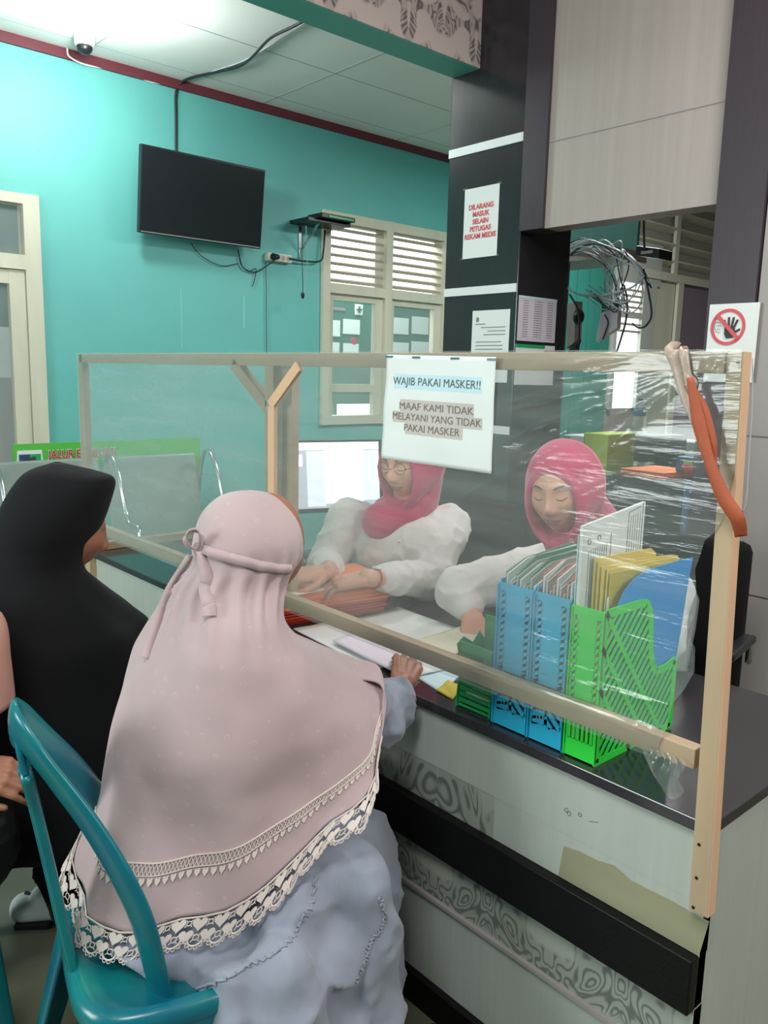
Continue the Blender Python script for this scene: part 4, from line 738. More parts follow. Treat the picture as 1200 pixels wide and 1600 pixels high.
for i, (ya_, yb2, mats_, nm) in enumerate(((yA[1] + .007, yA[0] - .006, ('cardg', 'sleeveg'), 'green'), (yA[2] + .007, yA[1] - .007, ('cardr', 'sleeveg'), 'red'))):
    for k in range(9):
        y = ya_ + (yb2 - ya_) * (k + .1) / 9; H_ = .296 + .028 * (.5 + .5 * math.sin(k * 1.7 + i)) + .012 * i; t = MB(); z0 = ZT + .005; tilt = .006
        t.prism([V((XB + .010, y, z0)), V((XB + .235, y, z0)), V((XB + .235, y, z0 + H_ + .02)), V((XB + .07, y, z0 + H_ + .012)), V((XB + .010, y, z0 + H_ - .012))], (0, .0030, 0))
        bk = thing('card_booklet', 'clear-sleeved %s card booklet standing in the %s sky-blue file' % (nm, 'left' if i == 0 else 'right'), 'booklet', (XB + .12, y, z0), group='%s card booklets in a sky-blue file' % nm); t.build('sleeve', 'sleeveg' if k % 4 else 'paper', bk)
        m = MB(); m.prism([V((XB + .013, y + .0035, z0 + H_ * .75)), V((XB + .23, y + .0035, z0 + H_ * .75)), V((XB + .23, y + .0035, z0 + H_ + .026)), V((XB + .07, y + .0035, z0 + H_ + (.022 if k % 2 else .012))), V((XB + .013, y + .0035, z0 + H_ - .008))], (0, .0035, 0)); m.build('printed_card', mats_[1 if k % 4 == 3 else 0], bk)
# green file content
YG = yg0 + .010
def g3(x, y, Y): return PX(x, y, 'y', Y)
yb3 = yg0 + .0062
pl_ = [g3(x, y, yb3) for x, y in ((962, 955), (975, 925), (990, 905), (1012, 890), (1045, 880), (1083, 871), (1074, 920), (1064, 985), (1054, 1040), (1046, 1128), (945, 1188))]
tag(MB().prism(pl_, (0, .0012, 0)).build('blue_card', 'bluesheet'), 'large bright blue curved card standing in the lime green file', 'card')
for k in range(2):
    Y = yb3 + .006 + k * .005; pl_ = [g3(x + k * 3, y + k * 3, Y) for x, y in ((985, 915), (1078, 900), (1090, 935), (1084, 980), (1070, 1046), (1050, 1046), (985, 1070))]
    tag(MB().prism(pl_, (0, .001, 0)).build('clear_sleeve', 'clear'), 'clear plastic sleeve bulging out behind the bright blue card', 'sleeve', 'clear sleeves in the lime green file')
for k, (x0, y0, x1, y1, mt) in enumerate(((930, 872, 1026, 858, 'yellow'), (936, 878, 1060, 868, 'yellow'), (942, 886, 1040, 872, 'yellow'), (950, 890, 1062, 872, 'yellow'), (955, 896, 1050, 880, 'olive'))):
    Y = yg1 - .020 - k * .006; a, b_ = g3(x0, y0, Y), g3(x1, y1, Y)
    tag(MB().prism([V((a.x, Y, ZT + .02)), V((a.x + .20, Y, ZT + .02)), V((b_.x - .0, Y, min(b_.z, ZT + .36))), V((b_.x - .02, Y, b_.z + .004)), a], (0, .0024, 0)).build('yellow_folder', mt), 'yellow folder standing in the lime green file', 'folder', 'yellow folders in the lime green file')
for k in range(5):
    Y = yg0 + .026 + k * .0042; a = g3(950 + k * 4, 935 - k * 8, Y)
    tag(MB().prism([V((a.x, Y, ZT + .01)), V((a.x + .2, Y, ZT + .01)), V((a.x + .16, Y, ZT + .30)), V((a.x + .05, Y, a.z + .02)), a], (0, .002, 0)).build('white_file_sheet', 'paper'), 'white paper wad standing between blue card and yellow folders', 'paper', 'white papers in the lime green file')
dt = thing('printed_document', 'thick white printed document sticking up out of the lime green file', 'document', (XB + .1, yg1 - .012, ZT)); Yd = yg1 - .010
c4d = [g3(893, 826, Yd), g3(1009, 784, Yd), g3(1003, 905, Yd), g3(889, 950, Yd)]; c4d[3] = V((c4d[3].x, Yd, ZT + .02)); c4d[2] = V((c4d[2].x - .01, Yd, ZT + .06)); c4d[3].x = max(c4d[3].x, XB + .008); c4d[0].x = max(c4d[0].x, XB + .004)
MB().prism(c4d, (0, .007, 0)).build('pages', 'paper', dt); 
def dq(u, v): return c4d[0].lerp(c4d[1], u).lerp(c4d[3].lerp(c4d[2], u), v) - V((0, .0006, 0))
def dpoly(m, pts): m.prism([dq(u, v) for u, v in pts], (0, -.0003, 0))
m = MB()
for a, b_ in (((.72, .02), (.72, .38)), ((.96, .0), (.96, .40)), ((.72, .02), (.96, .01)), ((.44, .08), (.46, .55))): m.bar(dq(*a), dq(*b_), .0012, .0004, (0, 1, 0))
for u in (.10, .25): 
    c = dq(u, .08); m.tube([c + V((math.cos(s), 0, math.sin(s))) * .005 for s in [k * PI / 5 for k in range(11)]], .0006, 4)
m.build('printed_frame', 'inkd', dt); m = MB()
for k in range(9): u = .10 + k * .035; m.bar(dq(u, .12), dq(u, .5 - .02 * (k % 3)), .0016, .0003, (0, 1, 0))
for k in range(5): u = .76 + k * .04; m.bar(dq(u, .04), dq(u, .33), .001, .0003, (0, 1, 0))
for k in range(3):
    for j in range(3): m.bar(dq(.30 + .045 * j, .26 + k * .07), dq(.33 + .045 * j, .26 + k * .07), .006, .0003, (0, 1, 0))
m.build('printed_lines', 'ink', dt)
tag(MB().prism([V((XB + .004, Yd + .009, g3(884, 842, Yd + .009).z)), V((XB + .02, Yd + .009, g3(900, 838, Yd + .009).z)), V((XB + .02, Yd + .009, ZT + .03)), V((XB + .006, Yd + .009, ZT + .03))], (0, .002, 0)).build('grey_folder', 'palecard'), 'pale grey folder edge behind the printed document', 'folder')
# green pen tray
pen = thing('pen_tray', 'small green slotted plastic desk tray standing left of the blue files', 'tray', (1.26, 1.09, ZT)); q0 = Z(709, 1113); q1 = Z(762, 1122); px0, py0, py1 = 1.222, PX(762, 1120, 'x', 1.222).y, PX(709, 1110, 'x', 1.222).y; hh = .155
for y in (py0, py1 - .003):
    m = MB(); m.prism([V((px0 + u, y, ZT + .001 + v)) for u, v in ((.004, 0), (.09, 0), (.095, hh * .8), (.07, hh), (.05, hh * .86), (.02, hh * .98), (0, hh * .9), (.008, hh * .72), (.012, hh * .45), (.006, hh * .2))], (0, .003, 0)); m.build('side_wall', 'mint', pen, bevel=.0008)
for k in range(6): z = ZT + .012 + k * .0135; MB().box(px0 + .010, px0 + .013, py0 + .003, py1 - .003, z, z + .0075).build('front_slat', 'mint', pen)
MB().box(px0 + .006, px0 + .009, py0 + .003, py1 - .003, ZT + .125, ZT + .147).build('front_rim', 'mint', pen, bevel=.001); MB().box(px0 + .006, px0 + .009, py0 + .003, py1 - .003, ZT + .100, ZT + .106).build('front_slat', 'mint', pen); MB().box(px0 + .085, px0 + .088, py0 + .003, py1 - .003, ZT + .002, ZT + .19).build('back_wall', 'mint', pen); MB().box(px0 + .01, px0 + .088, py0 + .003, py1 - .003, ZT + .002, ZT + .005).build('base_plate', 'mint', pen)
for k, mt in enumerate(('blueitem', 'white', 'paper', 'white')): 
    y = py0 + .012; z = ZT + .012 + k * .012; tag(MB().tube([(px0 + .02 + k * .012, py0 + .006, z), (px0 + .02 + k * .012, py1 - .006, z)], .004, 8).build('pen', mt, smooth=True), ('blue' if k == 0 else 'white') + ' pen lying in the green desk tray' + ('' if k == 0 else ' above the blue pen'), 'pen', 'pens in the green desk tray' if k else None)
# monitor
TM = 3.0; mo = thing('monitor', 'white-lit computer monitor standing on the far part of the counter', 'monitor', (1.78, 2.45, ZT))
mc = [P(455, 692, TM), P(591, 690, TM - .02), P(594, 790, TM + .02), P(459, 796, TM + .04)]; nrm = (mc[1] - mc[0]).cross(mc[3] - mc[0]).normalized(); nrm = nrm if nrm.dot(FW) > 0 else -nrm
def mq(u, v, d=0): return mc[0].lerp(mc[1], u).lerp(mc[3].lerp(mc[2], u), v) + nrm * d
def mrect(name, mt, u0, u1, v0, v1, d, th): return MB().prism([mq(u0, v0, d), mq(u1, v0, d), mq(u1, v1, d), mq(u0, v1, d)], nrm * th).build(name, mt, mo)
mrect('casing', 'dk', -.03, 1.03, -.03, 1.07, 0, .03)
M['scr_w'] = mat('screen_white', (250, 252, 255), .5, emit=1.1); M['scr_g'] = mat('screen_grey', (168, 176, 188), .5, emit=.55); M['scr_l'] = mat('screen_light', (206, 212, 224), .5, emit=.7)
mrect('screen', 'scr_g', 0, 1, 0, 1, -.0015, .001); mrect('title_bar', 'scr_w', 0, 1, 0, .11, -.003, .001); mrect('side_column', 'scr_l', .17, .38, .13, .97, -.003, .001); mrect('open_page', 'scr_w', .38, .81, .11, .93, -.004, .001); mrect('right_column', 'scr_l', .81, 1, .13, .9, -.003, .001); mrect('thumbnail', 'scr_w', .05, .12, .18, .35, -.003, .001)
b0 = mq(.5, 1.07, .015); MB().box(b0.x - .02, b0.x + .02, b0.y - .02, b0.y + .02, ZT + .012, b0.z + .03).build('stand_neck', 'dk', mo); MB().tube([(b0.x, b0.y, ZT), (b0.x, b0.y, ZT + .012)], .09, 24).build('stand_foot', 'dk', mo)
cpu = thing('card_printer', 'black office machine on the counter below the monitor', 'printer', (1.7, 2.35, ZT)); q = P(492, 850, 2.75); MB().box(q.x - .07, q.x + .10, q.y - .09, q.y + .07, ZT, ZT + .085).build('body', 'dk', cpu, bevel=.012); MB().box(q.x - .04, q.x + .08, q.y - .05, q.y + .05, ZT + .085, ZT + .10).build('lid', 'screen', cpu, bevel=.006)
# office chairs of the staff
def office_chair(lab, c, rot):
    t = thing('office_chair', lab, 'chair', c, rot); L_ = lambda m: m
    m = MB(); W3 = WM[t.name]
    def X(m): m.v = [W3 @ v for v in m.v]; return m
    X(MB().box(-.22, .22, -.22, .22, .40, .47)).build('seat', 'blackcloth', t, True, bevel=.03); X(MB().box(-.24, -.18, -.22, .22, .50, .98)).build('backrest', 'blackcloth', t, True, bevel=.03)
    X(MB().tube([(0, 0, .05), (0, 0, .40)], .025, 12)).build('gas_column', 'chrome', t, True)
    for k in range(5): a = k * 2 * PI / 5; X(MB().bar((0, 0, .06), (.27 * math.cos(a), .27 * math.sin(a), .045), .035, .025, (0, 0, 1))).build('foot', 'dk', t); X(MB().ball((.27 * math.cos(a), .27 * math.sin(a), .022), .022, 10, 6)).build('caster', 'dk', t, True)
    for s in (-1, 1): X(MB().tube(spline([(-.2, .24 * s, .62), (-.1, .26 * s, .71), (.10, .26 * s, .71), (.18, .25 * s, .64), (.12, .24 * s, .45)], 16), .011, 8)).build('armrest', 'chrome', t, True); X(MB().box(-.1, .12, .26 * s - .02, .26 * s + .02, .71, .735)).build('arm_pad', 'dk', t, bevel=.008)
    return t
office_chair('black office chair with chrome arms under the staff member in glasses', (2.12, 2.05, 0), math.radians(195)); office_chair('black office chair with chrome arms under the staff member looking down', (2.16, 1.22, 0), math.radians(190))
# ================================================================ TEAL PLASTIC CHAIRS
def plastic_chair(lab, c, rot):
    t = thing('plastic_chair', lab, 'chair', c, rot, None); W3 = WM[t.name]
    def X(m): m.v = [W3 @ v for v in m.v]; return m
    def sq(r, n=4, k=40, z=0, cx=0, dz=None): return [V((cx + r[0] * math.copysign(abs(math.cos(a)) ** (2 / n), math.cos(a)), r[1] * math.copysign(abs(math.sin(a)) ** (2 / n), math.sin(a)), z)) for a in [2 * PI * j / k for j in range(k)]]
    m = MB(); m.rings([sq((.212, .19), z=.375), sq((.222, .200), z=.40), sq((.218, .196), z=.425), sq((.20, .18), z=.432), sq((.17, .165), z=.418), sq((.08, .08), z=.410)]); X(m).build('seat', 'chair', t, True)
    arch = [(-.08, -.125, .40), (-.095, -.138, .48), (-.112, -.145, .565), (-.138, -.132, .640), (-.178, -.100, .722), (-.220, -.070, .79), (-.258, -.042, .848), (-.278, 0, .873)]
    arch = arch + [(x, -y, z) for x, y, z in arch[-2::-1]]; cs = spline(arch, 70); R0 = []
    for k, p in enumerate(cs):
        u = k / 70; d = (cs[min(k + 1, 70)] - cs[max(k - 1, 0)]).normalized(); topf = math.exp(-((u - .5) / .13) ** 2); nn = V((-1, 0, 0)) if False else V((-.8, 0, .35)); rad = V((0, p.y, 0)) * 1.0 + V((-.25, 0, 0)); n_ = (rad - d * rad.dot(d)).normalized(); wv = d.cross(n_)
        w0 = .031 + .012 * topf; th = .011; q = p; R0.append([q + wv * (w0 * math.cos(a)) + n_ * (th * math.sin(a)) for a in [2 * PI * j / 14 for j in range(14)]])
    m = MB(); m.rings(R0); X(m).build('back_arch', 'chair', t, True)
    # crest panel under the top of the arch, with the hand hole below it, and the centre splat
    def slab(name, pts, w_, th=.006):
        cc_ = spline(pts, 24); m = MB(); RR = []
        for k, p in enumerate(cc_):
            d = (cc_[min(k + 1, 24)] - cc_[max(k - 1, 0)]).normalized(); s_ = V((0, 1, 0)); nn = d.cross(s_).normalized(); ww = lerpl(w_, k / 24); RR.append([p + s_ * ww * a + nn * th * b for a, b in ((-1, -.6), (-1, .6), (-.7, 1), (-.25, .7), (-.2, 1.2), (.2, 1.2), (.25, .7), (.7, 1), (1, .6), (1, -.6), (.7, -1), (-.7, -1))])
        m.rings(RR); return X(m).build(name, 'chair', t, True)
    slab('splat', [(-.205, 0, .40), (-.222, 0, .51), (-.238, 0, .62), (-.255, 0, .73), (-.268, 0, .80)], [.040, .034, .030, .030, .05], .009)
    slab('crest', [(-.276, 0, .862), (-.274, 0, .835), (-.268, 0, .80)], [.022, .034, .040])
    for sx in (-1, 1):
        for sy in (-1, 1):
            m = MB(); RR = []
            for k in range(7):
                u = k / 6; x = (.165 + .05 * u) if sx > 0 else -(.180 + .10 * u); y = (.16 + .045 * u) * sy; z = .405 - .403 * u; w0 = .040 - .018 * u
                RR.append([V((x + (w0 * a if True else 0) * sx, y + w0 * b * sy, z)) for a, b in ((.6, -1), (.7, .5), (.5, .7), (-1, .6), (-1, .35), (.35, .45), (.45, .35), (.35, -1))])
            m.rings(RR); X(m).build('leg', 'chair', t, True)
    for sy in (-1, 1): X(MB().box(-.16, .16, sy * .19 - .006, sy * .19 + .006, .36, .40)).build('apron', 'chair', t)
    X(MB().box(-.20, -.188, -.16, .16, .35, .40)).build('apron', 'chair', t); X(MB().box(.19, .202, -.16, .16, .35, .40)).build('apron', 'chair', t)
    return t
plastic_chair('teal plastic chair under the woman in the dusty pink veil', (.658, 1.252, 0), math.radians(-14.5))
_q = P(-190, 1335, 1.75); plastic_chair('teal plastic chair cut off by the left edge of the photo', (_q.x, _q.y, 0), math.radians(-10))
plastic_chair('teal plastic chair hidden under the woman in black', (.62, 2.12, 0), 0)
# ================================================================ PEOPLE
def remesh(o, vox, sm_it=4, fac=.5):
    md = o.modifiers.new('skin', 'REMESH'); md.mode = 'VOXEL'; md.voxel_size = vox; md.use_smooth_shade = True
    if sm_it: s = o.modifiers.new('relax', 'SMOOTH'); s.iterations = sm_it; s.factor = fac
    return o
def wrinkle(o, strength, size, name, depth=3):
    tx = bpy.data.textures.new(name, 'MUSGRAVE'); tx.musgrave_type = 'RIDGED_MULTIFRACTAL'; tx.noise_scale = size * 1.8; tx.octaves = 2; tx.lacunarity = 2.2; d = o.modifiers.new('wrinkles', 'DISPLACE'); d.texture = tx; d.strength = strength; d.mid_level = .75; d.texture_coords = 'LOCAL'; return o
def frame(fwd, up):
    f = V(fwd).normalized(); u = V(up); u = (u - f * u.dot(f)).normalized(); r = f.cross(u); return r, f, u     # right, forward, up
def G(x, s): return math.exp(-(x / s) ** 2)
def head_pts(c, fr3, sc=1.0, n=72, m=60, female=1):
    r_, f_, u_ = fr3; rows = []
    for i in range(1, m):
        th = PI * i / m; row = []
        for j in range(n):
            ph = 2 * PI * j / n; x = math.sin(th) * math.sin(ph); y = math.sin(th) * math.cos(ph); z = math.cos(th)
            X, Y, Z_ = x * .077, y * .090, z * .112
            if Y > 0: Y *= 1.0
            jaw = max(0, -z - .15); X *= 1 - .36 * jaw ** 1.2 * (1 if y > 0 else .6); Y *= 1 - (.10 * jaw if y > 0 else .35 * jaw)
            if y > 0:
                ax = abs(X); fz = Z_
                Y += .026 * G(X, .010 + .006 * max(0, -(fz + .01) * 40)) * G(fz + .030, .020) * 1.0 + .010 * G(X, .009) * G(fz - .0, .03)      # nose
                Y += .006 * G(ax - .014, .007) * G(fz + .036, .008)                                                                   # nostrils
                Y -= .013 * G(ax - .031, .015) * G(fz - .008, .014)                                                                    # sockets
                Y += .0065 * G(ax - .031, .012) * G(fz - .004, .009)                                                                     # lids
                Y += .005 * G(ax - .03, .022) * G(fz - .026, .009)                                                                      # brow
                Y += .007 * G(ax - .042, .020) * G(fz + .026, .022)                                                                     # cheeks
                Y += .0085 * G(X, .021) * G(fz + .0575, .006) + .0085 * G(X, .018) * G(fz + .0705, .0065) - .003 * G(X, .024) * G(fz + .064, .0022)
                Y += .008 * G(X, .022) * G(fz + .096, .014)                                                                              # chin
            row.append(c + (r_ * X + f_ * Y + u_ * Z_) * sc)
        rows.append(row)
    return rows
def add_head(mb, c, fr3, sc=1.0):
    rows = head_pts(c, fr3, sc); mb.rings(rows); return mb
def fpos(c, fr3, X, Z_, sc=1.0, lift=.0015, bv=None):
    r_, f_, u_ = fr3; p = c + (r_ * X + u_ * Z_) * sc
    h = bv.ray_cast(p + f_ * .25, -f_); return (h[0] + f_ * lift) if h[0] else p + f_ * .09
def hand(mb, wrist, d, nrm, side=1, curl=(.35, .45, .3), thumb=.6, sc=1.0, spread=.10):
    d = V(d).normalized(); n = V(nrm); n = (n - d * n.dot(d)).normalized(); s = d.cross(n) * side        # s = thumb side
    W = V(wrist); K = []
    for k, (off, L, r0, bl) in enumerate(((.030, .072, .0088, .086), (.010, .080, .0090, .090), (-.011, .074, .0086, .086), (-.030, .058, .0076, .078))):
        b = W + (d * bl + s * off * 1.0) * sc; mb.caps(W + (d * .012 + s * off * .55) * sc, b, .0155 * sc, .0118 * sc, 10)
        K.append(b); dd = (d + s * (off * spread * 10)).normalized(); p = b; ang = 0
        for q, fr_ in enumerate((.44, .31, .25)):
            ang += curl[q] * (1 + .12 * k); e = p + (dd * math.cos(ang) - n * math.sin(ang)) * L * fr_ * sc; mb.caps(p, e, (r0 - .0009 * q) * sc, (r0 - .0009 * (q + 1)) * sc, 10); p = e
    mb.caps(K[0] - d * .015 * sc, K[3] - d * .015 * sc, .011 * sc, .010 * sc, 10)
    t0 = W + (d * .022 + s * .022 - n * .004) * sc; t1 = t0 + (d * .030 + s * .026 - n * .010) * sc; t2 = t1 + (d * (.028) + s * .012 * (1.3 - thumb) - n * .010 * thumb) * sc; t3 = t2 + (d * .022 - s * .004 * thumb - n * .008 * thumb) * sc
    mb.caps(t0, t1, .014 * sc, .0105 * sc, 10); mb.caps(t1, t2, .0105 * sc, .0092 * sc, 10); mb.caps(t2, t3, .0092 * sc, .0075 * sc, 10); return K
def ringset(spec, nrow, nseg, shape=2.0, fold=None):
    """spec rows: (C, A, B, Bfar): centre, half width vector, near half vector, far half vector"""
    cols = [spline([r[i] for r in spec], nrow) for i in range(4)]; out = []
    for k in range(nrow + 1):
        C, A, Bn, Bf = (c[k] for c in cols); ring = []
        for j in range(nseg):
            a = 2 * PI * j / nseg; ca, sa = math.cos(a), math.sin(a); ca = math.copysign(abs(ca) ** (2 / shape), ca); sa_ = math.copysign(abs(sa) ** (2 / shape), sa)
            p = C + A * ca + (Bn * sa_ if sa > 0 else Bf * (-sa_))
            if fold: p += fold(k / nrow, a, p, (p - C).normalized())
            ring.append(p)
        out.append(ring)
    return out
def row(L, R, N, tl, tr, tn, far=.8):
    l, r, n = P(L[0], L[1], tl), P(R[0], R[1], tr), P(N[0], N[1], tn); C = (l + r) / 2; B_ = n - C; return (C, r - C, B_, -B_ * far)

# ---------------------------------------------------------------- woman in the dusty pink veil
pw = thing('person', 'seated person in a dusty pink lace-edged veil and blue-grey dress seen from behind', 'person', (.70, 1.22, 0))
def rrow(xl, xr, y, t, dn, df, dy=0):   # head rings: horizontal, near and far half depths in metres along the view
    l, r = P(xl, y, t), P(xr, y + dy, t); C = (l + r) / 2; f0 = _f0; return (C, r - C, -f0 * dn, f0 * df)
spec = [rrow(378, 392, 766, 1.55, .008, .008), rrow(342, 428, 776, 1.55, .055, .055), rrow(316, 455, 802, 1.55, .092, .09), rrow(304, 470, 842, 1.55, .108, .105, -6), rrow(300, 470, 880, 1.55, .105, .10, -10),
        row((268, 918), (450, 905), (355, 935), 1.56, 1.55, 1.44, .9), row((240, 965), (441, 955), (350, 1000), 1.58, 1.54, 1.40, .9), row((206, 1020), (475, 1005), (350, 1075), 1.58, 1.56, 1.385, .9), row((184, 1105), (552, 1052), (370, 1185), 1.56, 1.62, 1.385, .95),
        row((168, 1190), (590, 1075), (365, 1265), 1.54, 1.62, 1.395, .9), row((146, 1270), (602, 1092), (355, 1358), 1.53, 1.60, 1.395, .85), row((124, 1322), (601, 1122), (338, 1420), 1.52, 1.56, 1.395, .8)]
def kfold(v, a, p, n):
    am = 0
    nape = G(v - .46, .10); am += nape * .0065 * math.sin(a * 17 + v * 6) * (1 if math.sin(a) > -.2 else .3)
    low = max(0, v - .62); am += low * .020 * math.sin(a * 7 + 1.2 + v * 3) + low * .010 * math.sin(a * 13 + .4)
    am += .010 * noise.noise(p * 7) * min(1, v * 2) + .004 * noise.noise(p * 17) * min(1, max(0, v - .3) * 3)
    return n * am
KR = ringset(spec, 110, 180, 2.15, kfold)
# cinch at the nape where the tie goes round
m = MB(); m.rings(KR[:], cap=False); m.v = m.v; veil = m.build('veil', 'khimar', pw, True); sd = veil.modifiers.new('t', 'SOLIDIFY'); sd.thickness = .003; sd.offset = -1
NS = 180; NV = 110
def ksurf(u, v, lift=.002):       # u around 0..1, v 0..1 (hem = 1), beyond 1 extrapolates downwards
    fu = (u % 1) * NS; j = int(fu) % NS; t = fu - int(fu); k = v * NV
    def at(k_, j_):
        return KR[k_][j_ % NS]
    def smp(kk):
        i = min(max(int(kk), 0), NV - 1); s_ = kk - i; a = at(i, j).lerp(at(i, j + 1), t); b = at(i + 1, j).lerp(at(i + 1, j + 1), t); return a + (b - a) * s_
    p = smp(k) if k <= NV else smp(NV) + (smp(NV) - smp(NV - 3)).normalized() * (v - 1)
    ctr_ = spec[-1][0]; o_ = (p - V((ctr_.x, ctr_.y, p.z))); o_.z = 0; return p + o_.normalized() * lift
# lace: band along the hem, hearts and scallops modelled as small plates
def arclen():
    s = [0]
    for j in range(NS): s.append(s[-1] + (KR[NV][(j + 1) % NS] - KR[NV][j]).length)
    return s
AL = arclen(); TOT = AL[-1]
def u_at(s):
    s = s % TOT
    for j in range(NS):
        if AL[j + 1] >= s: return (j + (s - AL[j]) / (AL[j + 1] - AL[j])) / NS
    return 0
VS = sum(((KR[NV][j] - KR[NV - 10][j]).length for j in range(0, NS // 2, 10))) / (NS // 20) / (10 / NV)
def lp(s, h, lift=.003):      # s metres along the hem, h metres above it (negative below)
    u = u_at(s); return ksurf(u, 1 - h / VS, lift) if h >= 0 else ksurf(u, 1 - h, lift)
def plate(m, pts2, lift=.003, th=.0012):
    ps_ = [lp(a, b, lift) for a, b in pts2]; c = sum(ps_, V()) / len(ps_); n = (ps_[0] - c).cross(ps_[len(ps_) // 4] - c).normalized(); m.prism([p for p in ps_], n * th)
def heart(s, h, r, k=18):
    o = []
    for i in range(k):
        a = 2 * PI * i / k; x = 16 * math.sin(a) ** 3 / 16; y = (13 * math.cos(a) - 5 * math.cos(2 * a) - 2 * math.cos(3 * a) - math.cos(4 * a)) / 16; o.append((s + x * r, h + y * r))
    return o
def curve2(m, pts2, r=.0011, lift=.0035): m.tube([lp(a, b, lift) for a, b in pts2], r, 4)
hearts = MB(); net = MB(); scal = MB()
pitch = .038; nh = int(TOT / 2 / pitch) + 4
for i in range(1, nh):
    s = i * pitch
    plate(hearts, heart(s, -.013, .0135)); plate(hearts, heart(s + pitch / 2, -.034, .0130))
    for (ss, hh_, rr_) in ((s + pitch / 2, -.012, .0042), (s, -.038, .0050)):
        curve2(net, [(ss + rr_ * math.cos(a), hh_ + rr_ * math.sin(a)) for a in [2 * PI * q / 9 for q in range(10)]], .0010)
        for q in range(4): a = PI / 4 + q * PI / 2; curve2(net, [(ss + rr_ * math.cos(a), hh_ + rr_ * math.sin(a)), (ss + rr_ * 2.1 * math.cos(a), hh_ + rr_ * 2.1 * math.sin(a))], .0009)
    for q in range(6):     # scalloped lower edge: a fan of little loops
        a = PI + PI * (q + .5) / 6; cx, cy = s + pitch * .5 * 0 + .0165 * math.cos(a), -.040 + .0165 * math.sin(a)
        curve2(scal, [(cx + .0034 * math.cos(b), cy + .0034 * math.sin(b)) for b in [2 * PI * w__ / 7 for w__ in range(8)]], .0010)
    curve2(scal, [(s + .0135 * math.cos(PI + PI * q / 8), -.040 + .0135 * math.sin(PI + PI * q / 8)) for q in range(9)], .0018)
    curve2(net, [(s - .004, -.001), (s + pitch - .004, -.001)], .0016)
hearts.build('lace_hearts', 'lace', pw); setstuff(net.build('lace_netting', 'lace', pw)); setstuff(scal.build('lace_scallops', 'lace', pw))
bd_ = MB(); hb = .075; p2 = .0155; n2_ = int(TOT / 2 / p2) + 8
for i in range(2, n2_):
    s = i * p2; plate(bd_, heart(s, hb - .006, .0060, 10), .002, .001)
    curve2(bd_, [(s, hb + .012), (s + p2, hb + .012)], .0016, .002); curve2(bd_, [(s, hb + .000), (s + p2, hb + .000)], .0011, .002)
    for q in (0, .5): curve2(bd_, [(s + q * p2, hb), (s + (q + .5) * p2, hb + .011)], .0008, .002); curve2(bd_, [(s + (q + .5) * p2, hb), (s + q * p2, hb + .011)], .0008, .002)
setstuff(bd_.build('lace_border', 'lace', pw))
# head and right arm with the hand on the papers
hc = P(400, 855, 1.56); hf = frame((.93, .30, -.28), (0.25, .1, 1)); m = MB(); add_head(m, hc + V((.018, .004, -.005)), hf, .97)
nk = hc + V((-.01, -.01, -.10)); NK = P(372, 985, 1.56); HP = V((.71, 1.30, .56)); m.caps(hc + V((0, 0, -.05)), NK, .055, .06)
m.caps(NK + V((0, 0, -.06)), HP, .09, .10, 20)
el = P(596, 1125, 1.74); wr_ = P(628, 1068, 1.86); sh_ = P(470, 1040, 1.62)
m.caps(NK + V((0, 0, -.07)), sh_, .05, .05); m.caps(sh_, el, .046, .036); m.caps(el, wr_, .036, .027)
m.caps(V((.78, 1.42, .93)), V((.88, 1.50, .72)), .045, .036); m.caps(V((.88, 1.50, .72)), V((1.02, 1.42, .68)), .034, .026); hand(m, V((1.02, 1.42, .68)), (1, -.1, -.1), (0, 0, 1), 1)
hd = P(640, 1028, 1.955) - wr_; hand(m, wr_, hd, V((-.15, -.75, .75)), 1, (.25, .35, .25), .7, .98)
body = remesh(m.build('body', 'skind', pw, True), .0036, 4)
m = MB(); m.caps(NK + V((.02, 0, -.12)), sh_ + V((0, 0, -.02)), .05, .045); m.caps(sh_ + V((0, 0, -.02)), el + V((0, 0, .0)), .048, .056); m.caps(el, el.lerp(wr_, .40), .060, .054); m.caps(el.lerp(wr_, .35), el.lerp(wr_, .62), .058, .046); m.caps(V((.78, 1.42, .90)), V((.88, 1.50, .72)), .07, .06); m.caps(V((.88, 1.50, .72)), V((.99, 1.43, .68)), .06, .045)
wrinkle(remesh(m.build('sleeve', 'greydress', pw, True), .006, 6), .012, .04, 'sleeve_folds')
# dress below the veil
m = MB(); m.caps((.73, 1.33, .56), NK + V((0, 0, -.12)), .12, .09, 20); m.ball((.70, 1.31, .53), (.15, .14, .11), 28, 18); m.caps((.76, 1.085, .44), (.87, 1.055, .10), .075, .11); hb_ = P(282, 1432, 1.53); m.ball(hb_, (.145, .145, .066), 30, 18); m.caps(P(350, 1520, 1.42), P(520, 1490, 1.48), .055, .06, 16); g0 = P(440, 1525, 1.385); m.caps(g0, V((g0.x + .05, g0.y - .01, .10)), .065, .11, 16); g0 = P(370, 1535, 1.38); m.caps(g0, V((g0.x + .05, g0.y - .03, .10)), .045, .10, 16); m.caps((.66, 1.19, .47), (.74, 1.10, .30), .07, .07)
m.caps((.745, 1.205, .52), (.905, 1.062, .515), .09, .070, 20); m.caps((.74, 1.33, .535), (1.03, 1.36, .53), .125, .075, 20)
m.caps((.905, 1.060, .51), (.925, 1.085, .12), .072, .105, 20); m.caps((.905, 1.065, .50), (.99, 1.30, .45), .07, .07, 16); m.caps((1.03, 1.36, .53), (1.04, 1.36, .12), .075, .11, 20); m.caps((.86, 1.22, .52), (1.03, 1.22, .45), .10, .09, 16); m.caps((1.03, 1.22, .45), (1.03, 1.22, .12), .09, .12)
m.caps((.82, 1.11, .44), (.90, 1.10, .20), .09, .12); m.caps((.78, 1.11, .48), (.84, 1.09, .36), .09, .08)
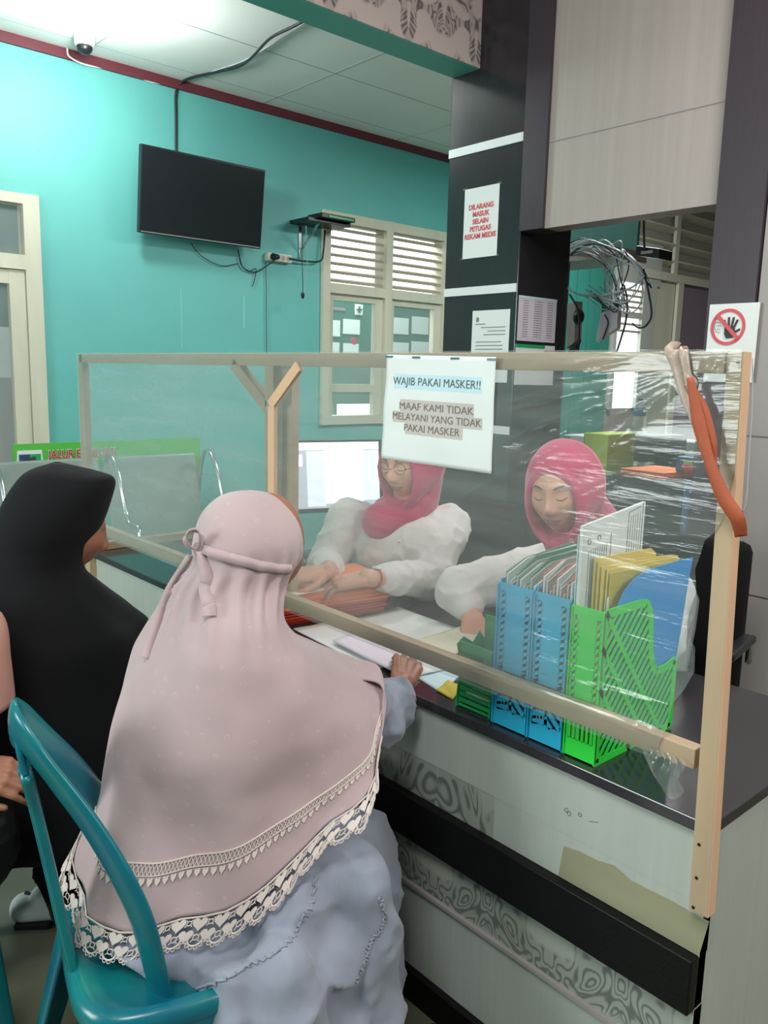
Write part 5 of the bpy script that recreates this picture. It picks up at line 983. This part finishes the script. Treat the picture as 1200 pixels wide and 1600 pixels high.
dress = wrinkle(remesh(m.build('dress', 'greydress', pw, True), .007, 14), .016, .07, 'dress_folds')
bvd = bvh_of([dress])
def seam(pts, name, rr=.006):
    cs = spline([V((x, y, 0)) for x, y in pts], 70); pp_ = []
    for k, c in enumerate(cs):
        q = cast(bvd, c.x + 3.5 * math.sin(k * 1.9), c.y + 3 * math.cos(k * 2.3), .001)
        if q: pp_.append(q)
    if len(pp_) > 4: MB().tube(pp_, [rr * (.35 + .3 * abs(math.sin(k * 2.1))) for k in range(len(pp_))], 6).build(name, 'greydress', pw, True)
    for k in range(2, len(pp_) - 2, 3):
        pass
seam([(492, 1368), (487, 1410), (470, 1440), (455, 1468), (432, 1488), (400, 1503), (370, 1520), (330, 1538), (290, 1548)], 'gathered_seam', .004); seam([(592, 1400), (600, 1440), (578, 1475), (568, 1510), (556, 1535)], 'gathered_seam', .004)
# tie: band round the head, bow loop, two tails
bvv = bvh_of([veil])
def onveil(pts, lift=.004): return [q for q in (cast(bvv, x, y, lift) for x, y in pts) if q]
def vrib(name, pts, w_, lift=.004, n=40):
    c = spline([V((x, y, 0)) for x, y in pts], n); q = onveil([(p.x, p.y) for p in c], lift)
    return ribbon(name, 'khimar', q, w_, pw, n=n, th=.001)
vrib('tie_band', [(312, 856), (330, 862), (350, 868), (380, 876), (410, 884), (440, 888), (455, 886)], [.016, .018, .018, .015])
vrib('tie_tail', [(318, 862), (322, 885), (325, 915), (328, 945), (329, 965)], [.016, .024, .024], .006); vrib('tie_tail', [(302, 868), (285, 890), (262, 935), (250, 975), (238, 1010), (232, 1030)], [.013, .017, .019], .005)
b0 = cast(bvv, 314, 858, .006); up_, rt_ = UPZ, RT
loop = [b0 + rt_ * (a / FPX * 1.47) + up_ * (b2 / FPX * 1.47) - _f0 * c for a, b2, c in ((0, 0, .006), (-12, 6, .012), (-16, 20, .018), (-8, 31, .020), (2, 32, .018), (8, 24, .014), (6, 10, .010), (2, 0, .006))]
ribbon('bow_loop', 'khimar', loop, [.010, .018, .018, .010], pw, tw=[(-_f0 * .3 + rt_ * .9), (-_f0 * .6 + rt_ * .8), (-_f0 + UPZ * .3), (-_f0 + UPZ * .6), (-_f0 - rt_ * .3), (-_f0 - rt_ * .6)], n=30, th=.003)
MB().ball(b0, (.010, .010, .012), 14, 10).build('tie_knot', 'khimar', pw, True)
# shoes under the dress
MB().caps((1.0, 1.07, .03), (1.14, 1.07, .025), .035, .03).build('shoe', 'dk', pw, True); MB().caps((1.0, 1.35, .03), (1.14, 1.35, .025), .035, .03).build('shoe', 'dk', pw, True)

# ---------------------------------------------------------------- woman in black
pb = thing('person', 'seated person in a long black veil looking towards the counter', 'person', (.62, 2.05, 0)); TB = 2.12
def brow_(xl, xr, yl, yr, t, dn, df, tilt=0):
    l, r = P(xl, yl, t), P(xr, yr, t); C = (l + r) / 2; return (C, r - C, -_f0 * dn + UPZ * tilt, _f0 * df - UPZ * tilt)
spec = [brow_(84, 96, 722, 723, TB, .01, .01), brow_(42, 152, 737, 738, TB, .07, .07), brow_(16, 177, 770, 750, TB, .10, .10), brow_(2, 172, 805, 782, TB, .115, .11), brow_(-6, 158, 835, 822, TB, .115, .10), brow_(-10, 138, 860, 858, TB, .11, .09), brow_(-14, 130, 890, 890, TB, .12, .10),
        brow_(-30, 160, 925, 925, TB, .16, .15), brow_(-60, 205, 965, 960, TB, .19, .19), brow_(-75, 232, 1010, 985, TB, .21, .21), brow_(-85, 238, 1080, 1050, TB, .22, .22), brow_(-90, 240, 1180, 1150, TB, .23, .23), brow_(-95, 235, 1290, 1260, TB, .24, .24)]
def bfold(v, a, p, n): return n * (.012 * noise.noise(p * 6) * min(1, v * 2) + max(0, v - .5) * .02 * math.sin(a * 9 + v * 4))
m = MB(); m.rings(ringset(spec, 80, 120, 2.0, bfold), cap=False); vb = m.build('veil', 'blackcloth', pb, True); sd = vb.modifiers.new('t', 'SOLIDIFY'); sd.thickness = .004; sd.offset = -1
hcb = P(100, 812, TB); m = MB(); hfb = frame((.86, -.05, -.22), (0.2, 0, 1)); add_head(m, hcb + hfb[1] * .012 + V((0, 0, -.025)), hfb, 1.0)
TQ = P(72, 960, 2.16); TH = P(78, 1200, 2.18); m.caps(hcb + V((0, 0, -.06)), TQ, .05, .05); m.caps(TQ + V((0, 0, -.06)), TH, .10, .12, 20)
for sg in (-1, 1):
    a0 = TQ + V((0, .10 * sg, -.08)); a1 = TH + V((.04, .13 * sg, .06)); a2 = TH + V((.14, .05 * sg, .02)); m.caps(TQ + V((0, 0, -.08)), a0, .045, .045); m.caps(a0, a1, .042, .036); m.caps(a1, a2, .034, .026); hand(m, a2, (.5, -.6 * sg, -.3), (.5, 0, .8), -sg)
remesh(m.build('body', 'skind', pb, True), .004, 3)
m = MB(); m.ball((.62, 2.10, .54), (.19, .20, .12), 24, 16); m.caps((.66, 2.0, .53), (.98, 1.94, .50), .11, .075, 18); m.caps((.66, 2.16, .53), (.98, 2.18, .50), .11, .075, 18)
m.caps((.98, 1.94, .50), (.90, 1.96, .14), .07, .075); m.caps((.98, 2.18, .50), (.94, 2.2, .14), .07, .08)
sk = P(90, 1300, 2.02); sk2 = PX(100, 1420, 'z', .10); m.caps(sk, sk2, .06, .05, 16); m.caps((.66, 1.98, .5), sk, .08, .06)
wrinkle(remesh(m.build('skirt', 'blackcloth', pb, True), .008, 6), .02, .09, 'skirt_folds')
f1 = PX(85, 1415, 'z', .04); f2 = PX(40, 1418, 'z', .035); m = MB(); m.caps(f1, f2, .036, .040, 16); m.caps(f1 + V((0, 0, .02)), f1.lerp(f2, .4) + V((0, 0, .03)), .034, .03); o = m.build('shoe', 'white', pb, True); remesh(o, .004, 3)
m = MB(); m.bar(f1 - V((0, 0, .032)), f2 + (f2 - f1) * .22 - V((0, 0, .028)), .085, .022, (0, 0, 1)); m.build('shoe_sole', 'dk', pb, bevel=.006)
m = MB()
for q in (.1, .45, .8): c = f1.lerp(f2, q); m.tube([c + V((.02, -.040, .0)), c + V((.01, -.020, .036)), c + V((-.01, .01, .042))], .005, 6)
m.build('shoe_straps', 'dk', pb, True)

# ---------------------------------------------------------------- staff
def hood(name, mt, c, fr3, parent, drape, vox=.005, sc=1.0, open_w=.058, open_h=.090, oz=-.012, chest=None):
    r_, f_, u_ = fr3; m = MB()
    def oval(w_, h_, y, z, n=48, jaw=.0):
        o = []
        for k in range(n):
            a = 2 * PI * k / n; x = w_ * math.sin(a) * (1 - jaw * max(0, -math.cos(a))); zz = z + h_ * math.cos(a); o.append(c + (r_ * x + f_ * y + u_ * zz) * sc)
        return o
    R = [oval(.004, .004, -.02, oz), oval(open_w * .7, open_h * .7, .0, oz), oval(open_w, open_h, .03, oz), oval(open_w + .002, open_h + .003, .066, oz + .0), oval(open_w + .006, open_h + .008, .074, oz), oval(open_w + .013, open_h + .016, .070, oz + .001), oval(open_w + .024, open_h + .024, .050, oz + .002), oval(.098, .124, .0, 0), oval(.106, .128, -.04, 0), oval(.092, .112, -.09, .0), oval(.05, .07, -.118, 0), oval(.004, .004, -.125, 0)]
    m.rings(R); m.ball(c + (u_ * .036 - f_ * .008) * sc, .087 * sc, 28, 18)
    for a in drape: m.caps(*a, 20)
    if chest:
        for a in chest: m.ball(*a, 28, 18)
    o = remesh(m.build(name, mt, parent, True), vox, 3); return o
def features(c, fr3, bv, parent, sc=1.0, closed=True):
    def strip(pts, r, name, mt): MB().tube([fpos(c, fr3, a, b, sc, .0005, bv) for a, b in pts], r, 6).build(name, mt, parent, True)
    for s in (-1, 1):
        strip([(s * .016, .024), (s * .026, .029), (s * .038, .030), (s * .049, .023)], [.0012, .0026, .0026, .0008], 'eyebrow', 'brow'); strip([(s * .018, -.0015), (s * .026, -.0060), (s * .035, -.0060), (s * .044, -.0005)], [.0006, .0013, .0014, .0008], 'eyelashes', 'brow')
    strip([(-.022, -.0625), (-.012, -.0595), (-.004, -.0575), (0, -.0585), (.004, -.0575), (.012, -.0595), (.022, -.0625)], [.0012, .0026, .0034, .003, .0034, .0026, .0012], 'upper_lip', 'lip'); strip([(-.019, -.0655), (-.008, -.0700), (0, -.0710), (.008, -.0700), (.019, -.0655)], [.0012, .0036, .0042, .0036, .0012], 'lower_lip', 'lip')

# staff member looking down, right
s2 = thing('person', 'staff person in magenta headscarf and white blouse looking down behind the blue files', 'person', (2.05, 1.2, 0))
T2 = 2.05; hc2 = P(876, 765, T2); hf2 = frame(V((-.95, -.29, -.16)) , (-.30, -.0, 1)); m = MB(); add_head(m, hc2, hf2, .96); hd2 = MB(); add_head(hd2, hc2, hf2, .96)
SH = V((1.93, 1.24, .93)); m.caps(hc2 - hf2[2] * .06 - hf2[1] * .02, SH + V((0, 0, .0)), .050, .055); m.caps(SH + V((.02, 0, -.10)), SH + V((.08, 0, -.38)), .10, .13, 20)
shL = P(790, 868, 2.28); elL = P(726, 925, 2.28); wrL = P(735, 950, 2.235); shR = SH + V((-.0, -.19, -.02)); elR = V((1.80, .98, .82)); wrR = V((1.62, 1.02, .80))
shL = SH + V((.0, .17, -.02)); elL = P(716, 922, 2.34)
m.caps(SH, shL, .06, .05); m.caps(shL, elL, .045, .036); wrL = PX(737, 958, 'z', .795); m.caps(elL, wrL, .036, .026); dL = PX(742, 985, 'z', .765) - wrL; hand(m, wrL, dL, V((-.1, -.1, 1)) , -1, (.15, .12, .10), .3, .95, .16)
m.caps(shR, elR, .045, .036); m.caps(elR, wrR, .036, .026); hand(m, wrR, (-1, .3, -.1), (0, 0, 1), 1)
b2_ = remesh(m.build('body', 'skin', s2, True), .0032, 2); bv2 = bvh_of([hd2.build('tmp', 'skin')]); bpy.data.objects.remove(bpy.data.objects['tmp'])
features(hc2, hf2, bv2, s2, .96)
hood('headscarf', 'pinkhijab', hc2, hf2, s2, [(hc2 - hf2[2] * .135 - hf2[1] * .025, SH + V((-.01, 0, .045)), .066, .092), (hc2 - hf2[2] * .150 + hf2[1] * .030, SH + V((-.09, .02, -.03)), .04, .06), (hc2 - hf2[2] * .05 - hf2[1] * .05, SH + V((.04, 0, .03)), .085, .085)], sc=.97, open_w=.058, open_h=.094, oz=-.030)
m = MB(); m.ball(SH + V((.0, 0, -.06)), (.125, .20, .10), 28, 18); m.caps(SH + V((0, 0, -.07)), SH + V((.06, 0, -.40)), .155, .17, 24); m.caps(SH + V((0, .10, -.02)), shL, .08, .072); m.caps(shL, elL, .076, .070); m.caps(elL, elL.lerp(wrL, .6), .068, .052); m.caps(SH + V((0, -.1, -.02)), shR, .08, .072); m.caps(shR, elR, .07, .06); m.caps(elR, elR.lerp(wrR, .7), .06, .045)
wrinkle(remesh(m.build('blouse', 'blouse', s2, True), .006, 8), .0065, .04, 'blouse_folds')
m = MB(); cq = wrL.lerp(elL, .12); dq_ = (elL - wrL).normalized(); u1 = dq_.orthogonal().normalized(); u2 = dq_.cross(u1); m.tube([cq + (u1 * math.cos(a) + u2 * math.sin(a)) * .033 for a in [2 * PI * k / 20 for k in range(21)]], .0035, 8); m.build('bracelet', 'clear', s2, True)
def trousers(p, lab, cx, cy, ang, mt='blackcloth'):
    m = MB(); R3 = Matrix.Translation((cx, cy, 0)) @ Matrix.Rotation(ang, 4, 'Z'); m.ball(V((0, 0, .55)), (.17, .19, .11), 24, 14)
    for s in (-1, 1): m.caps((0, .09 * s, .54), (.26, .10 * s, .53), .09, .075); m.caps((.26, .10 * s, .53), (.24, .10 * s, .10), .07, .06); m.caps((.24, .1 * s, .05), (.32, .1 * s, .04), .04, .035)
    m.v = [R3 @ v for v in m.v]; remesh(m.build('skirt', mt, p, True), .009, 4)
trousers(s2, '', 2.10, 1.2, PI)
# staff member in glasses, centre
s1 = thing('person', 'staff person in pink headscarf, glasses and white blouse resting hands on orange folders', 'person', (2.1, 2.0, 0))
T1 = 2.62; hc1 = P(637, 722, T1); hf1 = frame(V((-.95, -.22, -.16)), (-.1, 0, 1)); m = MB(); add_head(m, hc1, hf1, 1.02); hd1 = MB(); add_head(hd1, hc1, hf1, 1.02); 
S1 = P(630, 830, 2.72); m.caps(hc1 - hf1[2] * .06, S1 + V((0, 0, .02)), .050, .055); m.caps(S1 + V((.02, 0, -.10)), S1 + V((.05, 0, -.35)), .10, .13, 20)
sA = P(545, 812, 2.74); eA = P(478, 905, 2.66); eA.z = max(eA.z, .82); wA = PX(528, 888, 'z', ZF + .035); sB = P(700, 822, 2.72); eB = P(668, 905, 2.56); wB = PX(574, 903, 'z', ZF + .035)
eA = P(508, 885, 2.70); wA = PX(516, 893, 'z', ZF + .045)
m.caps(S1 + V((0, 0, -.05)), sA, .05, .05); m.caps(sA, eA, .045, .036); m.caps(eA, wA, .036, .026); hand(m, wA, (-.80, .45, -.10), (-.1, -.2, 1), -1, (.5, .6, .4), .6, 1.0)
m.caps(S1 + V((0, 0, -.05)), sB, .05, .05); m.caps(sB, eB, .045, .038); m.caps(eB, wB, .038, .027); hand(m, wB, PX(505, 915, 'z', ZF + .01) - wB, (-.1, -.15, 1), 1, (.30, .25, .2), .5, 1.02, .12)
remesh(m.build('body', 'skin', s1, True), .0034, 2); bv1 = bvh_of([hd1.build('tmp', 'skin')]); bpy.data.objects.remove(bpy.data.objects['tmp']); features(hc1, hf1, bv1, s1, 1.02)
hood('headscarf', 'pinkhijab', hc1, hf1, s1, [(hc1 - hf1[2] * .13 - hf1[1] * .025, S1 + V((-.02, 0, .045)), .068, .098), (hc1 - hf1[2] * .165 + hf1[1] * .02, S1 + V((-.105, -.01, .045)), .050, .066), (hc1 - hf1[2] * .06 - hf1[1] * .05, S1 + V((.03, 0, .07)), .085, .09)], sc=1.0, open_h=.094, oz=-.028)
m = MB(); m.ball(S1 + V((0, 0, -.045)), (.13, .205, .12), 28, 18); m.caps(S1 + V((0, 0, -.08)), S1 + V((.05, 0, -.40)), .165, .18, 24); m.caps(S1 + V((0, .06, -.02)), sA, .08, .075); m.caps(sA, eA, .075, .066); m.caps(eA, eA.lerp(wA, .55), .064, .05); m.caps(S1 + V((0, -.06, -.02)), sB, .08, .075); m.caps(sB, eB, .078, .07); m.caps(eB, eB.lerp(wB, .72), .066, .046)
wrinkle(remesh(m.build('blouse', 'blouse', s1, True), .006, 8), .007, .04, 'blouse_folds_b')
m = MB(); cq = wB.lerp(eB, .10); dq_ = (eB - wB).normalized(); u1 = dq_.cross(UPZ).normalized(); u2 = u1.cross(dq_); m.tube([cq + (u1 * math.cos(a) + u2 * math.sin(a)) * .030 for a in [2 * PI * k / 20 for k in range(21)]], .005, 8, flat=.4); m.build('watch_strap', 'dustred', s1, True); MB().obox(cq + u2 * .031 + u1 * .006, dq_ * .012, u1 * .010, u2 * .003).build('watch_face', 'white', s1, bevel=.001)
m = MB()
for s in (-1, 1):
    c_ = fpos(hc1, hf1, s * .031, .002, 1.02, .012, bv1); r_, f_, u_ = hf1; m.tube([c_ + r_ * .021 * math.cos(a) + u_ * .018 * math.sin(a) for a in [2 * PI * k / 24 for k in range(25)]], .0011, 6)
    m.tube([c_ + r_ * s * .021, c_ + r_ * s * .040 - f_ * .03, c_ + r_ * s * .046 - f_ * .07], .0011, 6)
m.tube([fpos(hc1, hf1, x, .004, 1.02, .010, bv1) for x in (-.010, 0, .010)], .0011, 6); m.build('glasses', 'dk', s1, True); trousers(s1, '', 2.12, 2.02, PI)
# blouse details: buttons and badge
bvb = bvh_of([o for o in bpy.data.objects if o.name.startswith('blouse')])
for y in (822, 846): q = cast(bvb, 622 + (y - 822) * .1, y, .001); q and MB().ball(q, .005, 10, 6).build('button', 'white', s1, True)
q = cast(bvb, 776, 862, .001); q and MB().ball(q, (.004, .012, .014), 10, 8).build('badge', 'yellow', s2, True)
# ---------------------------------------------------------------- person at the left edge
pe = thing('person', 'person in a peach veil cut off by the left edge of the photo', 'person', P(-110, 1300, 1.75)); TE = 1.76
spec = [brow_(-125, -115, 790, 790, TE, .01, .01), brow_(-180, -62, 815, 815, TE, .10, .10), brow_(-190, -50, 880, 880, TE, .11, .11), brow_(-180, -60, 930, 930, TE, .10, .10), brow_(-230, -8, 985, 975, TE, .15, .15), brow_(-245, 6, 1050, 1045, TE, .18, .18), brow_(-250, 8, 1110, 1110, TE, .19, .19)]
m = MB(); m.rings(ringset(spec, 50, 90, 2.0, lambda v, a, p, n: n * .010 * noise.noise(p * 7)), cap=False); o = m.build('veil', 'peach', pe, True); sd = o.modifiers.new('t', 'SOLIDIFY'); sd.thickness = .004; sd.offset = -1
m = MB(); ce_ = P(-120, 875, TE); add_head(m, ce_, frame((.9, .1, -.2), (0, 0, 1)), .98); tq = P(-120, 1010, TE); m.caps(ce_, tq, .05, .06); m.caps(tq, P(-120, 1250, TE), .12, .14); hw_ = P(-48, 1200, TE - .06); m.caps(P(-40, 1060, TE), P(-90, 1190, TE - .1), .045, .036); m.caps(P(-90, 1190, TE - .1), hw_, .036, .027); hand(m, hw_, P(20, 1216, TE - .08) - hw_, (-.5, -.5, .7), 1, (.5, .5, .4), .6); remesh(m.build('body', 'skind', pe, True), .004, 3)
m = MB(); bot = P(-110, 1320, TE + .02); m.ball(bot, (.19, .19, .13), 24, 14); m.caps(bot, bot + V((.0, 0, .3)), .16, .13); k1 = bot + V((-.14, -.12, .0)); m.caps(bot + V((.05, 0, 0)), k1, .11, .08); m.caps(k1, V((k1.x, k1.y, .1)), .08, .08); m.caps(P(-60, 1060, TE), P(-95, 1180, TE - .1), .065, .055); wrinkle(remesh(m.build('dress', 'dk', pe, True), .008, 5), .02, .08, 'edge_folds')
